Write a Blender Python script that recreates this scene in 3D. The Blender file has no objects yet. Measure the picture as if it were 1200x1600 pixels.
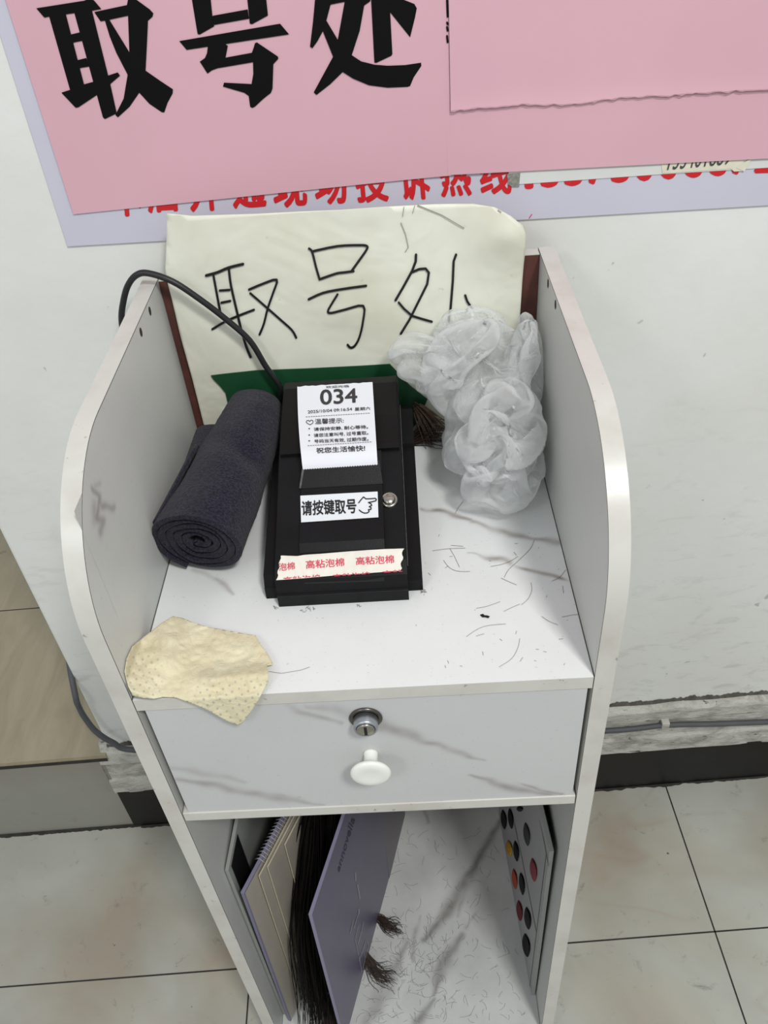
import bpy, bmesh, math, random
from math import sin, cos, pi, radians
from mathutils import Vector, Matrix, noise, geometry

random.seed(7)
SC = bpy.context.scene
COL = SC.collection

# ------------------------------------------------------------------ camera, light, exposure
# world frame: X right along the cabinet, Y towards the wall, Z up, origin on the cabinet's top shelf (front edge, middle)
CAM = Vector((0.0511, -0.3982, 0.5198))
ROWS = (Vector((0.9975, -0.0089, -0.0701)), Vector((-0.0590, -0.6511, -0.7567)), Vector((-0.0389, 0.7590, -0.6500)))
for _r in ROWS: _r.normalize()
FPX = 1295.8
cd = bpy.data.cameras.new('camera'); cam = bpy.data.objects.new('camera', cd); COL.objects.link(cam)
R_, D_, F_ = ROWS
cam.matrix_world = Matrix(((R_[0], -D_[0], -F_[0], CAM[0]), (R_[1], -D_[1], -F_[1], CAM[1]), (R_[2], -D_[2], -F_[2], CAM[2]), (0, 0, 0, 1)))
cd.sensor_fit = 'HORIZONTAL'; cd.sensor_width = 36; cd.lens = 36 * FPX / 1200; cd.clip_start = 0.02
SC.camera = cam
SC.view_settings.view_transform = 'Standard'; SC.view_settings.look = 'None'
SC.view_settings.gamma = 1; SC.view_settings.use_curve_mapping = False
SC.view_settings.exposure = 0.11

W = bpy.data.worlds.new('room_light'); SC.world = W; W.use_nodes = True
W.node_tree.nodes['Background'].inputs[0].default_value = (0.93, 0.97, 1.0, 1)
W.node_tree.nodes['Background'].inputs[1].default_value = 0.51

def area(name, loc, target, sx, sy, power, col=(1, 1, 1)):
    l = bpy.data.lights.new(name, 'AREA'); l.shape = 'RECTANGLE'; l.size = sx; l.size_y = sy; l.energy = power; l.color = col
    o = bpy.data.objects.new(name, l); COL.objects.link(o); o.location = loc
    o.rotation_euler = (Vector(target) - Vector(loc)).to_track_quat('-Z', 'Y').to_euler()
    return o
area('ceiling_lamp', (0.66, -1.15, 1.9), (0.05, 0.1, 0), 0.3, 0.3, 31, (1.0, 0.99, 0.97))
area('ceiling_lamp', (-1.1, -1.65, 1.6), (0, 0.1, 0), 0.4, 0.4, 8, (0.97, 0.99, 1.0))

TH = 0.0373                        # the wall and the floor tiles are turned a little against the cabinet
CT, ST = cos(TH), sin(TH)
WALL_V, LEDGE_V = 0.3765, 0.3615   # depth of wall face and of the plastered ledge under it
ZF, ZL = -0.799, -0.582            # floor, top of ledge and of the step
ZB = -0.775                        # lower shelf top

# ------------------------------------------------------------------ point helpers (where a line of sight meets a real surface)
def ray(px, py):
    return R_ * ((px - 600) / FPX) + D_ * ((py - 800) / FPX) + F_
def on(px, py, n, d):
    r = ray(px, py); n = Vector(n); return CAM + r * ((d - n.dot(CAM)) / n.dot(r))
def Z(z): return lambda x, y: on(x, y, (0, 0, 1), z)
def Y(v): return lambda x, y: on(x, y, (0, 1, 0), v)
def X(v): return lambda x, y: on(x, y, (1, 0, 0), v)
def WL(v): return lambda x, y: on(x, y, (-ST, CT, 0), v)
def uvz(u, v, z): return Vector((u * CT - v * ST, u * ST + v * CT, z))
def PROF(prof, off=0.0):
    pts = [Vector((0, a, b)) for a, b in prof]
    def f(x, y):
        r = ray(x, y); best = None
        for i in range(len(pts) - 1):
            a, b = pts[i], pts[i + 1]; d = b - a
            n = Vector((0, -d.z, d.y)).normalized()      # outward (up / towards viewer) when the profile runs to the back
            a2 = a + n * off
            den = n.dot(r)
            if abs(den) < 1e-6: continue
            t = n.dot(a2 - CAM) / den
            p = CAM + r * t; s = (p - a2).dot(d) / d.dot(d)
            e = 0 if 0 <= s <= 1 else min(abs(s), abs(s - 1)) * d.length
            if best is None or e < best[0] - 1e-9 or (e == 0 and best[0] == 0 and t < best[2]): best = (e, p, t)
        return best[1]
    return f
def crop(ox, oy, s):
    return lambda pts: [(ox + a / s, oy + b / s) for a, b in pts]

# ------------------------------------------------------------------ materials
def lin(c):
    return tuple(((v / 255) / 12.92 if v / 255 <= 0.04045 else ((v / 255 + 0.055) / 1.055) ** 2.4) for v in c) + (1,)
def nodes_of(name):
    m = bpy.data.materials.new(name); m.use_nodes = True
    nt = m.node_tree; return m, nt, nt.nodes['Principled BSDF']
def N(nt, t, **kw):
    n = nt.nodes.new(t)
    for k, v in kw.items():
        if k in n.inputs: n.inputs[k].default_value = v
        else: setattr(n, k, v)
    return n
def mixc(nt, fac, a, b):
    m = nt.nodes.new('ShaderNodeMix'); m.data_type = 'RGBA'
    for sock, val in ((m.inputs[0], fac), (m.inputs[6], a), (m.inputs[7], b)):
        if hasattr(val, 'is_output'): nt.links.new(val, sock)
        else: sock.default_value = val
    return m.outputs[2]
def ramp(nt, src, stops):
    r = nt.nodes.new('ShaderNodeValToRGB'); e = r.color_ramp.elements
    while len(e) < len(stops): e.new(0.5)
    for el, (p, c) in zip(e, stops):
        el.position = p; el.color = c if len(c) == 4 else (*c, 1)
    nt.links.new(src, r.inputs[0]); return r.outputs[0]
def G(v): return (v, v, v, 1)
def coord(nt, scale=(1, 1, 1), rot=(0, 0, 0), kind='Object'):
    tc = nt.nodes.new('ShaderNodeTexCoord'); mp = nt.nodes.new('ShaderNodeMapping')
    mp.inputs['Scale'].default_value = scale; mp.inputs['Rotation'].default_value = rot
    nt.links.new(tc.outputs[kind], mp.inputs[0]); return mp.outputs[0]
def noise_n(nt, vec, scale, detail=4, rough=0.55, dist=0.0):
    n = nt.nodes.new('ShaderNodeTexNoise'); n.inputs['Scale'].default_value = scale; n.inputs['Detail'].default_value = detail
    n.inputs['Roughness'].default_value = rough; n.inputs['Distortion'].default_value = dist
    nt.links.new(vec, n.inputs['Vector']); return n.outputs['Fac']
def bump(nt, b, h, strength, dist=0.001):
    n = nt.nodes.new('ShaderNodeBump'); n.inputs['Strength'].default_value = strength; n.inputs['Distance'].default_value = dist
    nt.links.new(h, n.inputs['Height']); nt.links.new(n.outputs[0], b.inputs['Normal'])
def mat(name, rgb, rough=0.5, metal=0, spec=0.5, mottle=0.0, mscale=30, bmp=0, bscale=200, coat=0, sheen=0):
    m, nt, b = nodes_of(name)
    b.inputs['Roughness'].default_value = rough; b.inputs['Metallic'].default_value = metal
    b.inputs['Specular IOR Level'].default_value = spec; b.inputs['Coat Weight'].default_value = coat
    b.inputs['Sheen Weight'].default_value = sheen
    v = coord(nt)
    c = lin(rgb)
    f = noise_n(nt, v, mscale)
    d = tuple(x * (1 - mottle) for x in c[:3]) + (1,)
    nt.links.new(mixc(nt, ramp(nt, f, [(0.35, G(0)), (0.7, G(1))]), c, d), b.inputs['Base Color'])
    if bmp: bump(nt, b, noise_n(nt, v, bscale, 3), bmp, 0.0006)
    return m
def veined(name, rgb, vein_rgb=(128, 118, 116), rough=0.4, dirt=0.12, spec=0.4):
    m, nt, b = nodes_of(name); b.inputs['Roughness'].default_value = rough; b.inputs['Specular IOR Level'].default_value = spec
    v = coord(nt); at = nt.nodes.new('ShaderNodeAttribute'); at.attribute_name = 'vein'
    c = lin(rgb); d = tuple(x * (1 - dirt) for x in c[:3]) + (1,)
    base = mixc(nt, ramp(nt, noise_n(nt, v, 14, 5), [(0.4, G(0)), (0.75, G(1))]), c, d)
    base = mixc(nt, ramp(nt, noise_n(nt, v, 420, 3), [(0.66, G(0)), (0.8, G(0.5))]), base, lin((130, 130, 126)))
    nt.links.new(mixc(nt, at.outputs['Fac'], base, lin(vein_rgb)), b.inputs['Base Color'])
    return m

M = {}
M['panel'] = veined('panel_white', (203, 204, 200), (134, 128, 126), 0.42, 0.05)
M['shelf'] = veined('shelf_marble', (226, 228, 227), (134, 122, 116), 0.3, 0.05, 0.5)
M['lower'] = veined('lower_shelf_marble', (214, 216, 212), (122, 118, 113), 0.45, 0.2)
M['drawer'] = veined('drawer_marble', (198, 199, 199), (128, 118, 118), 0.42, 0.04)
def banding():
    m, nt, b = nodes_of('edge_banding'); b.inputs['Roughness'].default_value = 0.34
    v = coord(nt)
    base = mixc(nt, ramp(nt, noise_n(nt, v, 22, 5), [(0.45, G(0)), (0.8, G(1))]), lin((204, 203, 196)), lin((190, 185, 176)))
    base = mixc(nt, ramp(nt, noise_n(nt, v, 110, 3, 0.6), [(0.68, G(0)), (0.76, G(0.7))]), base, lin((120, 112, 104)))
    nt.links.new(base, b.inputs['Base Color']); return m
M['edge'] = banding()
M['seam'] = mat('seam_dark', (70, 66, 60), 0.8)
M['hole'] = mat('screw_hole', (45, 40, 36), 0.9)
M['brown'] = mat('back_board_brown', (92, 52, 44), 0.5, mottle=0.3, mscale=60)
M['black'] = mat('printer_black', (23, 23, 25), 0.36, mottle=0.25, mscale=25, bmp=0.25, bscale=1500, spec=0.16)
M['black_dull'] = mat('printer_black_base', (19, 19, 21), 0.42, mottle=0.2, bmp=0.2, bscale=1200, spec=0.16)
M['hood'] = mat('printer_hood', (17, 16, 17), 0.36, mottle=0.2, spec=0.2)
M['slot'] = mat('slot_dark', (6, 6, 7), 0.6)
M['dust'] = mat('dusty_grey_edge', (96, 94, 92), 0.8, mottle=0.5, mscale=400)
M['paper'] = mat('ticket_paper', (226, 228, 234), 0.6, mottle=0.02)
M['ink'] = mat('print_ink', (52, 50, 52), 0.7)
M['sticker'] = mat('sticker_white', (224, 228, 232), 0.45)
M['inkb'] = mat('sticker_ink', (20, 20, 22), 0.6)
M['tape'] = mat('foam_tape_paper', (228, 224, 212), 0.6, mottle=0.06, bmp=0.5, bscale=160)
M['tapered'] = mat('tape_red_print', (205, 62, 88), 0.6)
M['steel'] = mat('steel', (176, 172, 164), 0.25, metal=1, mottle=0.2)
M['steel_dark'] = mat('steel_dark', (108, 104, 100), 0.3, metal=1)
M['satin'] = mat('satin_metal', (180, 184, 190), 0.35, metal=0.9)
M['plastic'] = mat('white_plastic', (236, 237, 230), 0.3, spec=0.5)
M['cable'] = mat('cable_black', (24, 24, 26), 0.45)
M['cable_grey'] = mat('cable_grey', (84, 86, 90), 0.6, mottle=0.2)
M['marker'] = mat('marker_ink', (16, 16, 18), 0.5)
M['pen'] = mat('pen_ink', (70, 66, 70), 0.6)
M['green'] = mat('green_print', (22, 74, 44), 0.5, mottle=0.15)
M['lav'] = mat('banner_lavender', (199, 198, 212), 0.4, mottle=0.05, mscale=5)
M['red'] = mat('banner_red', (200, 26, 34), 0.45)
M['blackcut'] = mat('black_letters', (13, 13, 13), 0.7, spec=0.1)
M['pink'] = mat('pink_paper', (213, 170, 181), 0.7, mottle=0.05, mscale=6, bmp=0.3, bscale=9, spec=0.2)
M['pinkedge'] = mat('torn_paper_edge', (196, 150, 160), 0.8)
M['whitestrip'] = mat('white_strip', (214, 216, 212), 0.5, mottle=0.05)
M['silver'] = mat('dirty_tape', (150, 150, 142), 0.5, mottle=0.5, mscale=300)
M['note'] = mat('cream_note', (222, 218, 196), 0.6, mottle=0.08, mscale=80)
M['hair'] = mat('dark_hair', (17, 12, 10), 0.6, spec=0.15, mottle=0.5, mscale=200)
M['hairb'] = mat('brown_hair', (62, 48, 38), 0.5, mottle=0.5, mscale=200)
M['strand'] = mat('hair_clipping', (122, 118, 114), 0.6)
M['cream'] = mat('cream_cover', (178, 171, 158), 0.5, mottle=0.06)
M['creamedge'] = mat('page_edge', (178, 168, 140), 0.6)
M['purple'] = mat('purple_cover', (100, 95, 118), 0.38, mottle=0.06)
M['purple_edge'] = mat('purple_edge', (132, 128, 152), 0.5)
M['lilacgrey'] = mat('grey_spine', (120, 116, 122), 0.5)
M['coverink'] = mat('cover_dark_print', (58, 54, 66), 0.5)
M['coverwhite'] = mat('cover_light_print', (156, 154, 160), 0.5)
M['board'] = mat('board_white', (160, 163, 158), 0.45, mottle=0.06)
M['boardblack'] = mat('board_black', (26, 26, 28), 0.35)
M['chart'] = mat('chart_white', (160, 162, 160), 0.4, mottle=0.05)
M['darkfelt'] = mat('chart_back_dark', (30, 30, 32), 0.7)
M['ply'] = mat('greyish_line', (120, 120, 118), 0.6)

def mat_card():
    m, nt, b = nodes_of('cream_card'); b.inputs['Roughness'].default_value = 0.5
    v = coord(nt)
    c = mixc(nt, ramp(nt, noise_n(nt, v, 9, 4), [(0.42, G(0)), (0.7, G(1))]), lin((229, 230, 215)), lin((214, 212, 192)))
    c = mixc(nt, ramp(nt, noise_n(nt, v, 70, 3), [(0.72, G(0)), (0.8, G(0.5))]), c, lin((170, 160, 140)))
    nt.links.new(c, b.inputs['Base Color'])
    bump(nt, b, noise_n(nt, coord(nt, (1, 1, 1)), 10, 3, 0.5, 0.6), 0.6, 0.01); return m
M['card'] = mat_card()

def mat_wall():
    m, nt, b = nodes_of('wall_paint'); b.inputs['Roughness'].default_value = 0.45
    v = coord(nt)
    sep = nt.nodes.new('ShaderNodeSeparateXYZ'); nt.links.new(v, sep.inputs[0])
    # dirt gets commoner towards the floor (splashes and scuffs)
    mr = N(nt, 'ShaderNodeMapRange'); nt.links.new(sep.outputs[2], mr.inputs[0])
    mr.inputs[1].default_value = 0.1; mr.inputs[2].default_value = -0.58; mr.inputs[3].default_value = 0.0; mr.inputs[4].default_value = 1.0
    scuff = ramp(nt, noise_n(nt, coord(nt, (1, 1, 2.6), (0, 0.25, 0)), 16, 6, 0.65, 1.2), [(0.54, G(0)), (0.68, G(1))])
    a = nt.nodes.new('ShaderNodeMath'); a.operation = 'MULTIPLY'; nt.links.new(scuff, a.inputs[0]); nt.links.new(mr.outputs[0], a.inputs[1])
    a2 = nt.nodes.new('ShaderNodeMath'); a2.operation = 'MULTIPLY'; nt.links.new(a.outputs[0], a2.inputs[0]); a2.inputs[1].default_value = 0.36
    c = mixc(nt, ramp(nt, noise_n(nt, v, 4, 4), [(0.35, G(0)), (0.75, G(1))]), lin((226, 228, 224)), lin((216, 217, 210)))
    c = mixc(nt, a2.outputs[0], c, lin((158, 156, 152)))
    sp = ramp(nt, noise_n(nt, v, 60, 2, 0.5), [(0.75, G(0)), (0.79, G(0.5))])
    c = mixc(nt, sp, c, lin((132, 128, 122)))
    nt.links.new(c, b.inputs['Base Color'])
    bump(nt, b, noise_n(nt, v, 55, 5, 0.6), 0.25, 0.002); return m
M['wall'] = mat_wall()
def mat_plaster():
    m, nt, b = nodes_of('rough_plaster'); b.inputs['Roughness'].default_value = 0.7
    v = coord(nt, (1, 1, 2))
    c = mixc(nt, ramp(nt, noise_n(nt, v, 22, 7, 0.7, 0.6), [(0.45, G(0)), (0.68, G(1))]), lin((200, 199, 190)), lin((152, 149, 141)))
    c = mixc(nt, ramp(nt, noise_n(nt, v, 48, 4, 0.6), [(0.64, G(0)), (0.70, G(0.9))]), c, lin((70, 68, 62)))
    nt.links.new(c, b.inputs['Base Color'])
    bump(nt, b, noise_n(nt, v, 60, 6, 0.7), 0.8, 0.006); return m
M['plaster'] = mat_plaster()
M['grime'] = mat('grime', (96, 92, 84), 0.9, mottle=0.5, mscale=90)
M['baseblack'] = mat('black_skirting', (27, 25, 23), 0.4, spec=0.25, mottle=0.3, mscale=20)
M['joint'] = mat('dirty_joint_shadow_gap', (52, 49, 44), 0.9, mottle=0.5, mscale=60)

def mat_tile(name, base, warm, crackle=True):
    m, nt, b = nodes_of(name); b.inputs['Roughness'].default_value = 0.3
    v = coord(nt)
    f = ramp(nt, noise_n(nt, v, 3.2, 4, 0.5, 0.4), [(0.42, G(0)), (0.66, G(1))])
    c = mixc(nt, f, base, warm)
    c = mixc(nt, ramp(nt, noise_n(nt, v, 7, 6, 0.6), [(0.4, G(0)), (0.8, G(0.55))]), c, lin((150, 150, 142)))
    # thin rusty veins: the zero line of a noise field
    n = noise_n(nt, v, 2.0, 3, 0.5, 0.8)
    r = ramp(nt, n, [(0.488, G(0)), (0.5, G(0.7)), (0.512, G(0))])
    msk = ramp(nt, noise_n(nt, v, 3.0, 2), [(0.52, G(0)), (0.66, G(0.7))])
    mm = nt.nodes.new('ShaderNodeMath'); mm.operation = 'MULTIPLY'; nt.links.new(r, mm.inputs[0]); nt.links.new(msk, mm.inputs[1])
    c = mixc(nt, mm.outputs[0], c, lin((150, 126, 106)))
    d = ramp(nt, noise_n(nt, v, 34, 6, 0.75, 0.5), [(0.60, G(0)), (0.74, G(0.65))])
    c = mixc(nt, d, c, lin((110, 108, 100)))
    c = mixc(nt, ramp(nt, noise_n(nt, v, 70, 2), [(0.76, G(0)), (0.79, G(0.9))]), c, lin((60, 56, 50)))
    nt.links.new(c, b.inputs['Base Color']); return m
M['tile'] = mat_tile('floor_tile', lin((180, 181, 171)), lin((160, 148, 130)))
M['riser'] = mat_tile('riser_tile', lin((142, 141, 132)), lin((134, 126, 114)))
def mat_beige():
    m, nt, b = nodes_of('beige_stone'); b.inputs['Roughness'].default_value = 0.4
    v = coord(nt, (5, 1, 1), (0, 0, 0.3))
    c = mixc(nt, ramp(nt, noise_n(nt, v, 6, 6, 0.6, 0.5), [(0.35, G(0)), (0.7, G(1))]), lin((163, 153, 128)), lin((146, 136, 112)))
    c = mixc(nt, ramp(nt, noise_n(nt, coord(nt), 40, 4), [(0.68, G(0)), (0.76, G(0.6))]), c, lin((110, 98, 82)))
    nt.links.new(c, b.inputs['Base Color']); return m
M['beige'] = mat_beige()

def mat_towel():
    m, nt, b = nodes_of('navy_terry'); b.inputs['Roughness'].default_value = 0.95; b.inputs['Sheen Weight'].default_value = 0.12
    b.inputs['Sheen Roughness'].default_value = 0.5; b.inputs['Specular IOR Level'].default_value = 0.1
    v = coord(nt)
    f = noise_n(nt, v, 520, 4, 0.75)
    c = mixc(nt, ramp(nt, f, [(0.4, G(0)), (0.65, G(1))]), lin((19, 18, 28)), lin((52, 50, 66)))
    nt.links.new(c, b.inputs['Base Color'])
    bump(nt, b, f, 0.9, 0.0015); return m
M['towel'] = mat_towel()

def mat_tissue():
    m, nt, b = nodes_of('cream_tissue'); b.inputs['Roughness'].default_value = 0.9
    v = coord(nt)
    c = mixc(nt, ramp(nt, noise_n(nt, v, 26, 4), [(0.35, G(0)), (0.7, G(1))]), lin((221, 214, 184)), lin((209, 198, 164)))
    at = nt.nodes.new('ShaderNodeAttribute'); at.attribute_name = 'vein'
    uv = nt.nodes.new('ShaderNodeUVMap'); mp = nt.nodes.new('ShaderNodeMapping'); mp.inputs['Scale'].default_value = (36, 36, 36); mp.inputs['Rotation'].default_value = (0, 0, 0.5)
    nt.links.new(uv.outputs[0], mp.inputs[0])
    vo = nt.nodes.new('ShaderNodeTexVoronoi'); vo.inputs['Randomness'].default_value = 0.12; vo.inputs['Scale'].default_value = 1
    nt.links.new(mp.outputs[0], vo.inputs['Vector'])
    dots = ramp(nt, vo.outputs['Distance'], [(0.12, G(0.75)), (0.24, G(0))])
    mm = nt.nodes.new('ShaderNodeMath'); mm.operation = 'MULTIPLY'; nt.links.new(dots, mm.inputs[0]); nt.links.new(at.outputs['Fac'], mm.inputs[1])
    c = mixc(nt, mm.outputs[0], c, lin((158, 160, 150)))
    nt.links.new(c, b.inputs['Base Color'])
    b.inputs['Subsurface Weight'].default_value = 0.0
    bump(nt, b, noise_n(nt, v, 90, 5, 0.6, 0.8), 0.6, 0.003); return m
M['tissue'] = mat_tissue()

def mat_bag(name='bag_film', a=0.42):
    m = bpy.data.materials.new(name); m.use_nodes = True; nt = m.node_tree; nt.nodes.clear()
    out = nt.nodes.new('ShaderNodeOutputMaterial')
    tr = nt.nodes.new('ShaderNodeBsdfTransparent'); tr.inputs[0].default_value = (1, 1, 1, 1)
    pb = nt.nodes.new('ShaderNodeBsdfPrincipled'); pb.inputs['Base Color'].default_value = lin((246, 248, 248)); pb.inputs['Roughness'].default_value = 0.16
    pb.inputs['Specular IOR Level'].default_value = 0.7
    tl = nt.nodes.new('ShaderNodeBsdfTranslucent'); tl.inputs[0].default_value = (0.95, 0.97, 0.97, 1)
    m1 = nt.nodes.new('ShaderNodeMixShader'); m1.inputs[0].default_value = 0.35
    nt.links.new(pb.outputs[0], m1.inputs[1]); nt.links.new(tl.outputs[0], m1.inputs[2])
    lw = nt.nodes.new('ShaderNodeLayerWeight'); lw.inputs['Blend'].default_value = 0.35
    mr = nt.nodes.new('ShaderNodeMapRange'); nt.links.new(lw.outputs['Facing'], mr.inputs[0]); mr.inputs[3].default_value = a * 0.55; mr.inputs[4].default_value = min(1, a * 2.2)
    m2 = nt.nodes.new('ShaderNodeMixShader'); nt.links.new(mr.outputs[0], m2.inputs[0])
    nt.links.new(tr.outputs[0], m2.inputs[1]); nt.links.new(m1.outputs[0], m2.inputs[2]); nt.links.new(m2.outputs[0], out.inputs[0])
    tc = nt.nodes.new('ShaderNodeTexCoord')
    bp = nt.nodes.new('ShaderNodeBump'); bp.inputs['Strength'].default_value = 0.6; bp.inputs['Distance'].default_value = 0.002
    nn = noise_n(nt, tc.outputs['Object'], 60, 5, 0.6, 1.0); nt.links.new(nn, bp.inputs['Height']); nt.links.new(bp.outputs[0], pb.inputs['Normal'])
    return m
M['bag'] = mat_bag()

# ------------------------------------------------------------------ mesh builder
class MB:
    def __init__(s): s.v = []; s.f = []; s.m = []; s.sm = []; s.attr = {}; s.uv = None
    def add(s, vs, fs, mat=0, smooth=False):
        b = len(s.v); s.v += [Vector(p) for p in vs]
        for f in fs: s.f.append([b + i for i in f]); s.m.append(mat); s.sm.append(smooth)
        return b
    def box(s, x0, x1, y0, y1, z0, z1, mat=0, fn=None):
        vs = [(x, y, z) for x in (x0, x1) for y in (y0, y1) for z in (z0, z1)]
        if fn: vs = [fn(*p) for p in vs]
        s.add(vs, [(0, 1, 3, 2), (4, 6, 7, 5), (0, 4, 5, 1), (2, 3, 7, 6), (0, 2, 6, 4), (1, 5, 7, 3)], mat)
    def extrude(s, pts, d, mat=0, side=None, smooth_side=False):
        """closed polygon (3-D points) extruded by the vector d"""
        n = len(pts); d = Vector(d); a = [Vector(p) for p in pts]; b = [p + d for p in a]
        s.add(a + b, [tuple(range(n))[::-1], tuple(range(n, 2 * n))], mat)
        for i in range(n):
            j = (i + 1) % n
            s.add([a[i], a[j], b[j], b[i]], [(0, 1, 2, 3)], (side(i) if callable(side) else side) if side is not None else mat, smooth_side)
    def tube(s, pts, r, mat=0, seg=8, cap=True):
        pts = [Vector(p) for p in pts]; n = len(pts); rings = []
        up = Vector((0.13, 0.31, 0.94)); 
        for i, p in enumerate(pts):
            t = (pts[min(i + 1, n - 1)] - pts[max(i - 1, 0)]).normalized()
            a = t.cross(up); a = a.normalized() if a.length > 1e-5 else t.orthogonal().normalized(); c = t.cross(a)
            up = c * -1 if c.dot(up) < 0 else c
            rr = r[i] if isinstance(r, (list, tuple)) else r
            rings.append([p + (a * cos(2 * pi * k / seg) + c * sin(2 * pi * k / seg)) * rr for k in range(seg)])
        vs = [q for ring in rings for q in ring]; fs = []
        for i in range(n - 1):
            for k in range(seg):
                k2 = (k + 1) % seg; fs.append((i * seg + k, i * seg + k2, (i + 1) * seg + k2, (i + 1) * seg + k))
        if cap: fs += [tuple(range(seg))[::-1], tuple(range((n - 1) * seg, n * seg))]
        s.add(vs, fs, mat, True)
    def lathe(s, prof, o, axis, mat=0, seg=40, smooth=True):
        """prof: (distance along axis, radius)"""
        o = Vector(o); ax = Vector(axis).normalized(); a = ax.orthogonal().normalized(); c = ax.cross(a); n = len(prof)
        vs = [o + ax * h + (a * cos(2 * pi * k / seg) + c * sin(2 * pi * k / seg)) * r for h, r in prof for k in range(seg)]
        fs = [(i * seg + k, i * seg + (k + 1) % seg, (i + 1) * seg + (k + 1) % seg, (i + 1) * seg + k) for i in range(n - 1) for k in range(seg)]
        fs.append(tuple(range((n - 1) * seg, n * seg))); fs.append(tuple(range(seg))[::-1])
        s.add(vs, fs, mat, smooth)
    def grid(s, fn, nu, nv, mat=0, smooth=True, closed_u=False):
        vs = [fn(i / nu, j / nv) for j in range(nv + 1) for i in range(nu + 1)]
        w = nu + 1
        return s.add(vs, [(j * w + i, j * w + i + 1, (j + 1) * w + i + 1, (j + 1) * w + i) for j in range(nv) for i in range(nu)], mat, smooth)
    def poly(s, loops, surf, mat=0, lift=None):
        """filled outline(s) given as sight points, laid on a surface; loops[1:] are holes"""
        if not isinstance(loops[0][0], (tuple, list)): loops = [loops]
        tri = geometry.tessellate_polygon([[Vector((a, b, 0)) for a, b in l] for l in loops])
        flat = [p for l in loops for p in l]
        vs = [surf(*p) for p in flat]; s.lv = getattr(s, 'lv', 0) + 1
        vs = [v + (CAM - v).normalized() * 0.000015 * (s.lv % 20) for v in vs]
        if lift: vs = [v + lift for v in vs]
        s.add(vs, [tuple(t) for t in tri], mat)
    def stroke(s, pts, w, surf, mat=0, lift=None):
        pts = [Vector((a, b)) for a, b in pts]
        def put(vs, f):
            vs = [surf(v.x, v.y) for v in vs]; s.lv = getattr(s, 'lv', 0) + 1
            vs = [v + (CAM - v).normalized() * 0.00001 * (s.lv % 12) for v in vs]
            if lift: vs = [v + lift for v in vs]
            s.add(vs, f, mat)
        for a, b in zip(pts, pts[1:]):
            d = b - a
            if d.length < 1e-6: continue
            n = Vector((-d.y, d.x)).normalized() * (w / 2)
            put([a + n, b + n, b - n, a - n], [(0, 1, 2, 3)])
        for p in pts:
            put([p + Vector((cos(k * pi / 4), sin(k * pi / 4))) * (w / 2) for k in range(8)], [tuple(range(8))])
    def text(s, string, quad, surf, mat=0, bold=0.0, clip=None, lift=None, tight=True):
        vs0, fs0, bb = glyphs(string)
        if clip: vs0, fs0 = clip_text(vs0, fs0, *clip)
        vs, fs = list(vs0), list(fs0); n0 = len(vs0)
        layer = [0] * n0
        if bold:
            for k, (dx, dy) in enumerate([(1, 0), (-1, 0), (0, 1), (0, -1), (0.7, 0.7), (-0.7, 0.7), (0.7, -0.7), (-0.7, -0.7)]):
                b_ = len(vs); vs += [(a + dx * bold, c + dy * bold) for a, c in vs0]; fs += [tuple(b_ + i for i in f) for f in fs0]; layer += [k + 1] * n0
        bb = (bb[0] - bold, bb[1] + bold, bb[2] - bold, bb[3] + bold)
        tl, tr, br, bl = [Vector(q) for q in quad]; x0, x1, y0, y1 = bb
        out = []
        for (a, b), ly in zip(vs, layer):
            u = (a - x0) / (x1 - x0); t = (b - y0) / (y1 - y0)
            p = (bl * (1 - u) + br * u) * (1 - t) + (tl * (1 - u) + tr * u) * t
            q = surf(p.x, p.y); q = q + (CAM - q).normalized() * (ly * 0.000012); out.append(q + lift if lift else q)
        s.add(out, fs, mat)
    def build(s, name, mats, parent=None, base=None, label=None, cat=None, group=None, kind=None, bevel=0, subd=0, solid=0):
        if not isinstance(mats, (list, tuple)): mats = [mats]
        off = Vector(parent.location) if parent is not None else Vector((0, 0, 0))
        if parent is not None and parent.parent is not None: off += Vector(parent.parent.location)
        own = Vector(base) if base is not None else Vector((0, 0, 0))
        me = bpy.data.meshes.new(name)
        me.from_pydata([tuple(v - off - own) for v in s.v], [], s.f)
        me.polygons.foreach_set('material_index', s.m); me.polygons.foreach_set('use_smooth', s.sm)
        for k, vals in s.attr.items():
            at = me.attributes.new(k, 'FLOAT', 'POINT'); at.data.foreach_set('value', vals)
        if s.uv:
            ul = me.uv_layers.new(name='UVMap')
            for lp in me.loops: ul.data[lp.index].uv = s.uv[lp.vertex_index]
        for m in mats: me.materials.append(M[m])
        me.update()
        o = bpy.data.objects.new(name, me); COL.objects.link(o); o.location = own
        if parent is not None: o.parent = parent
        tag(o, label, cat, group, kind)
        if subd:
            md = o.modifiers.new('subd', 'SUBSURF'); md.levels = md.render_levels = subd
        if solid:
            md = o.modifiers.new('solid', 'SOLIDIFY'); md.thickness = solid; md.offset = 0
        if bevel:
            md = o.modifiers.new('bevel', 'BEVEL'); md.width = bevel; md.segments = 2; md.limit_method = 'ANGLE'; md.angle_limit = radians(35)
        return o
def tag(o, label=None, cat=None, group=None, kind=None):
    for k, v in (('label', label), ('category', cat), ('group', group), ('kind', kind)):
        if v: o[k] = v
def thing(name, loc, label, cat, group=None):
    o = bpy.data.objects.new(name, None); COL.objects.link(o); o.location = loc; o.empty_display_size = 0.05
    tag(o, label, cat, group); return o

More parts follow.
